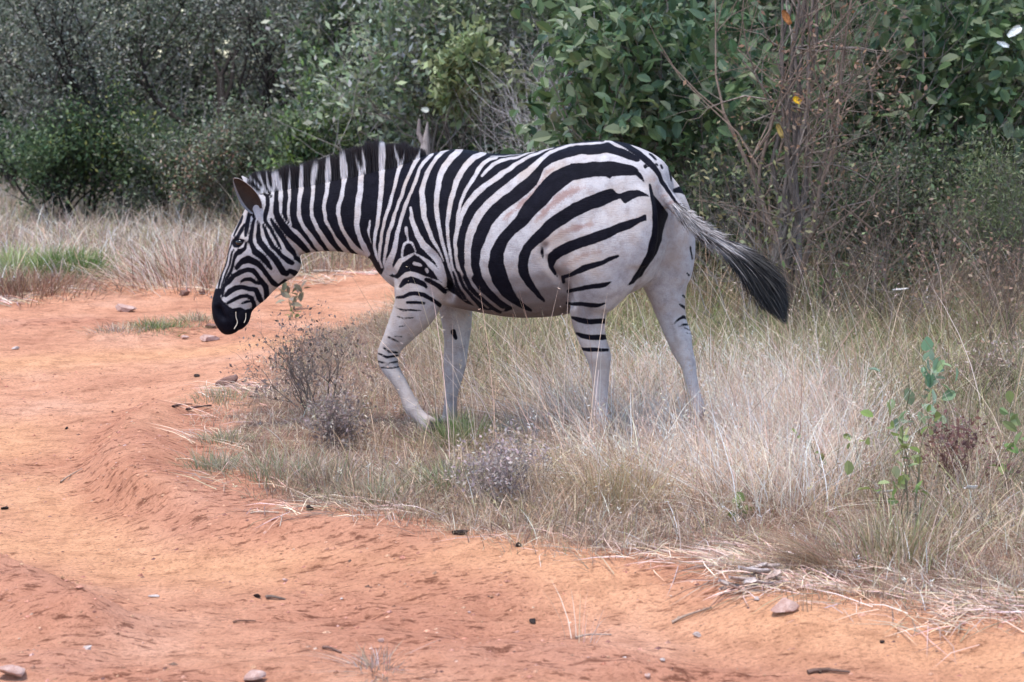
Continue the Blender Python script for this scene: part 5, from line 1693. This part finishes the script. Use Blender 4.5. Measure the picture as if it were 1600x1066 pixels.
for x, y, d_, l_ in ((720, 836, (.075, .035, .035), 'elongated black dung lump at the toe of the verge'), (811, 854, (.03, .028, .026), 'small black dung ball at the toe of the verge'),
                     (486, 841, (.045, .035, .03), 'black angular dung lump on the road below the tufts'), (307, 589, (.06, .035, .025), 'small black dung lump on the road near the tilted stone'),
                     (402, 938, (.045, .025, .02), 'dark dung piece on the road with a splinter beside it'), (104, 671, (.03, .02, .018), 'small dark dung crumb on the road left of the bank'),
                     (8, 796, (.05, .03, .02), 'dark dung crumb at the left end of the road'), (833, 960, (.05, .03, .018), 'dark brown dung crumb on the near road below the verge'), (1378, 1020, (.02, .016, .014), 'tiny dark crumb on the near road right of the flat slab')):
    stone('dung', l_, 'dung', x, y, d_, M_DUNG, x * .1, (0, 0), x, sub=2)

def stick(label, x0, y0, x1, y1, r, col, bend=.01, name='stick'):
    a, b2 = GP(x0, y0), GP(x1, y1)
    bend = bend * min(1, np.linalg.norm(b2 - a) / .3)
    m_ = (a + b2) / 2 + np.array([0, bend, .003])
    b = Buf()
    z_ = np.array([0, 0, r * .9])
    pts = catmull(np.array([a + z_, (a * .6 + m_ * .4) + z_ + [0, bend * .3, .002], m_ + z_, b2 + z_]), 3)
    tube(b, pts, np.linspace(r, r * .55, len(pts)), col, 6)
    return add(name, b.mesh(name, a), M_BARK, None, label, 'stick', None, loc=tuple(a))
stick('thin straight pale stick on the near road', 1050, 976, 1112, 980, .0055, (.36, .26, .2))
stick('dark bent stick at the bottom of the road', 1262, 1054, 1328, 1052, .007, (.16, .10, .08), .03)
stick('short dark stick crossing the bent one', 1280, 1053, 1296, 1047, .005, (.13, .08, .06))
stick('grey splinter beside the dark dung piece', 416, 940, 446, 941, .006, (.16, .12, .1))
stick('dark splinters lying above the dry clump', 505, 1014, 533, 1022, .005, (.18, .11, .09))
stick('thin dark twig below the dung piece', 364, 974, 400, 972, .0035, (.2, .11, .08))
stick('pale straw stick on the left road', 95, 756, 128, 734, .004, (.45, .34, .26))
stick('thin pale stick slanting over the bare bank', 392, 848, 436, 830, .004, (.5, .38, .3))
stick('pale dead twig on the near road by the standing stalks', 900, 1000, 955, 995, .004, (.44, .34, .28), .02)
stick('dark stick at the foot of the tilted stone', 292, 642, 330, 636, .008, (.15, .09, .08))
stick('dark twig under the tilted stone', 270, 637, 300, 634, .006, (.2, .12, .1))
stick('pale dry branch lying in the grass behind the zebra\'s throat', 490, 424, 590, 430, .010, (.5, .42, .36), .05)

def bark_piece(label, px, py, L_, W_, col, rot, curl, group, name='dead_leaf', lift=.01):
    c = GP(px, py)
    nu, nv_ = 7, 5
    vs = []
    jag = rng.uniform(.8, 1.2, nu)
    for layer in (0, 1):
        for i in range(nu):
            u = i / (nu - 1)
            hw = W_ / 2 * math.sin(math.pi * (.08 + .84 * u)) ** .6 * jag[i]
            for j in range(nv_):
                v = -1 + 2 * j / (nv_ - 1)
                vs.append(((u - .5) * L_, hw * v, curl * W_ * (v * v - .4) + .3 * curl * L_ * (u - .5) ** 2 * 2 + (.0018 if layer else 0)))
    vs = np.array(vs)
    fs = []
    m_ = nu * nv_
    for layer in (0, 1):
        for i in range(nu - 1):
            for j in range(nv_ - 1):
                a = layer * m_ + i * nv_ + j
                q_ = [a, a + nv_, a + nv_ + 1, a + 1]
                fs.append(q_ if layer else q_[::-1])
    for i in range(nu - 1):
        for j in (0, nv_ - 1):
            a = i * nv_ + j
            fs.append([a, a + nv_, a + nv_ + m_, a + m_])
    for j in range(nv_ - 1):
        for i in (0, nu - 1):
            a = i * nv_ + j
            fs.append([a, a + 1, a + 1 + m_, a + m_])
    me = make_mesh(name, vs, np.array(fs), np.tile(np.array(col), (len(vs), 1)))
    o = add(name, me, M_BARK, None, label, 'leaf', group, loc=(c[0], c[1], c[2] + lift))
    o.rotation_euler = (rng.normal(0, .2), rng.normal(0, .25), rot)
    return o
PL = [(.58, .47, .42), (.50, .38, .33), (.66, .56, .52), (.44, .31, .26)]
for k_, (x, y, l_, w_, r_) in enumerate([(1142, 922, .09, .03, .3), (1160, 917, .10, .035, .5), (1178, 908, .11, .04, .4), (1196, 905, .08, .04, .2), (1204, 896, .07, .035, -.2), (1214, 912, .07, .022, 1.4), (1190, 917, .08, .03, .1),
                                           (1150, 930, .05, .02, .1), (1172, 925, .06, .025, .8), (1131, 928, .05, .022, .9), (1186, 897, .06, .03, .3), (1205, 918, .06, .025, 1.0)]):
    bark_piece('curled pale dead leaf in the heap at the road edge', x, y, l_, w_, PL[k_ % 4], r_, .25, 'dead leaves heaped at the road edge', lift=.012 + .01 * (k_ % 3))
bark_piece('white dead leaf caught in the grass at the right edge', 1515, 820, .07, .04, (.7, .66, .62), .8, .2, None, lift=.13)
bark_piece('pale dead leaf lying in the grass right of the combed straw', 1383, 822, .06, .03, (.6, .54, .48), .3, .2, None, lift=.12)
bark_piece('white scrap lying in the tall grass below the large leaved bush', 1406, 520, .10, .07, (.75, .72, .68), .3, .1, None, lift=.26)
def hanging(label, px, py, Y, L_, W_, col, rot):
    o = bark_piece(label, 1000, 700, L_, W_, col, 0, .15, None, 'hanging_leaf')
    p = P(px, py, Y)
    o.location = tuple(p); o.rotation_euler = rot
hanging('single bright yellow leaf on the dead tree', 1245, 157, 12.75, .055, .045, (.75, .45, .03), (1.2, .5, .2))
hanging('yellow brown leaf hanging on the dead tree stems', 1218, 205, 12.9, .09, .04, (.42, .30, .10), (1.3, 1.2, .1))
hanging('orange brown dead leaf high in the dead tree', 1228, 28, 12.9, .10, .05, (.38, .16, .06), (1.2, 1.0, .3))
hanging('large white leaf at the right edge of the bushes', 1585, 50, 14.2, .11, .06, (.7, .72, .68), (1.1, -.6, .2))
hanging('white drooping leaf below the large white one', 1567, 70, 14.2, .09, .04, (.7, .72, .70), (1.1, .3, .2))
hanging('whitish leaf on the pale bush behind the withers', 664, 172, 17.9, .07, .05, (.46, .48, .42), (1.1, .2, .1))

# grit and clods nobody could count
def clods():
    n = 5200
    poly = [(-100, 560), (330, 560), (300, 740), (420, 815), (720, 860), (1100, 892), (1300, 950), (1700, 985), (1700, 1090), (-100, 1090)]
    q = in_poly(n, poly)
    k = (road_d(q) > .02) & (rng.random(n) < .25 + .75 * rough_at(q))
    q = q[k]; n = len(q)
    c3 = on_ground(q)
    s = np.minimum(np.exp(rng.normal(math.log(.0036), .5, n)), .010)
    dirs = unit(np.array([(1, .2, 0), (.2, 1, .1), (-1, .1, 0), (-.1, -1, -.1), (.15, .1, .8), (0, 0, -.6)]))
    v = c3[:, None] + dirs[None] * (s[:, None] * rng.uniform(.6, 1.3, (n, 6)))[..., None] * np.array([1.3, 1, .75])
    f = np.array([[0, 1, 4], [1, 2, 4], [2, 3, 4], [3, 0, 4], [1, 0, 5], [2, 1, 5], [3, 2, 5], [0, 3, 5]])
    ff = (np.arange(n) * 6)[:, None, None] + f[None]
    b = Buf()
    cc = pal(n, [(.46, .23, .15), (.54, .29, .2), (.36, .17, .12), (.58, .38, .3), (.2, .11, .09)], [3, 3, 2, .6, .5])
    b.put(v.reshape(-1, 3), ff.reshape(-1, 3), np.repeat(cc[:, None], 6, 1).reshape(-1, 3))
    add('grit', b.mesh('grit', smooth=False), M_BARK, label='reddish clods and grit strewn over the road', kind='stuff')
clods()
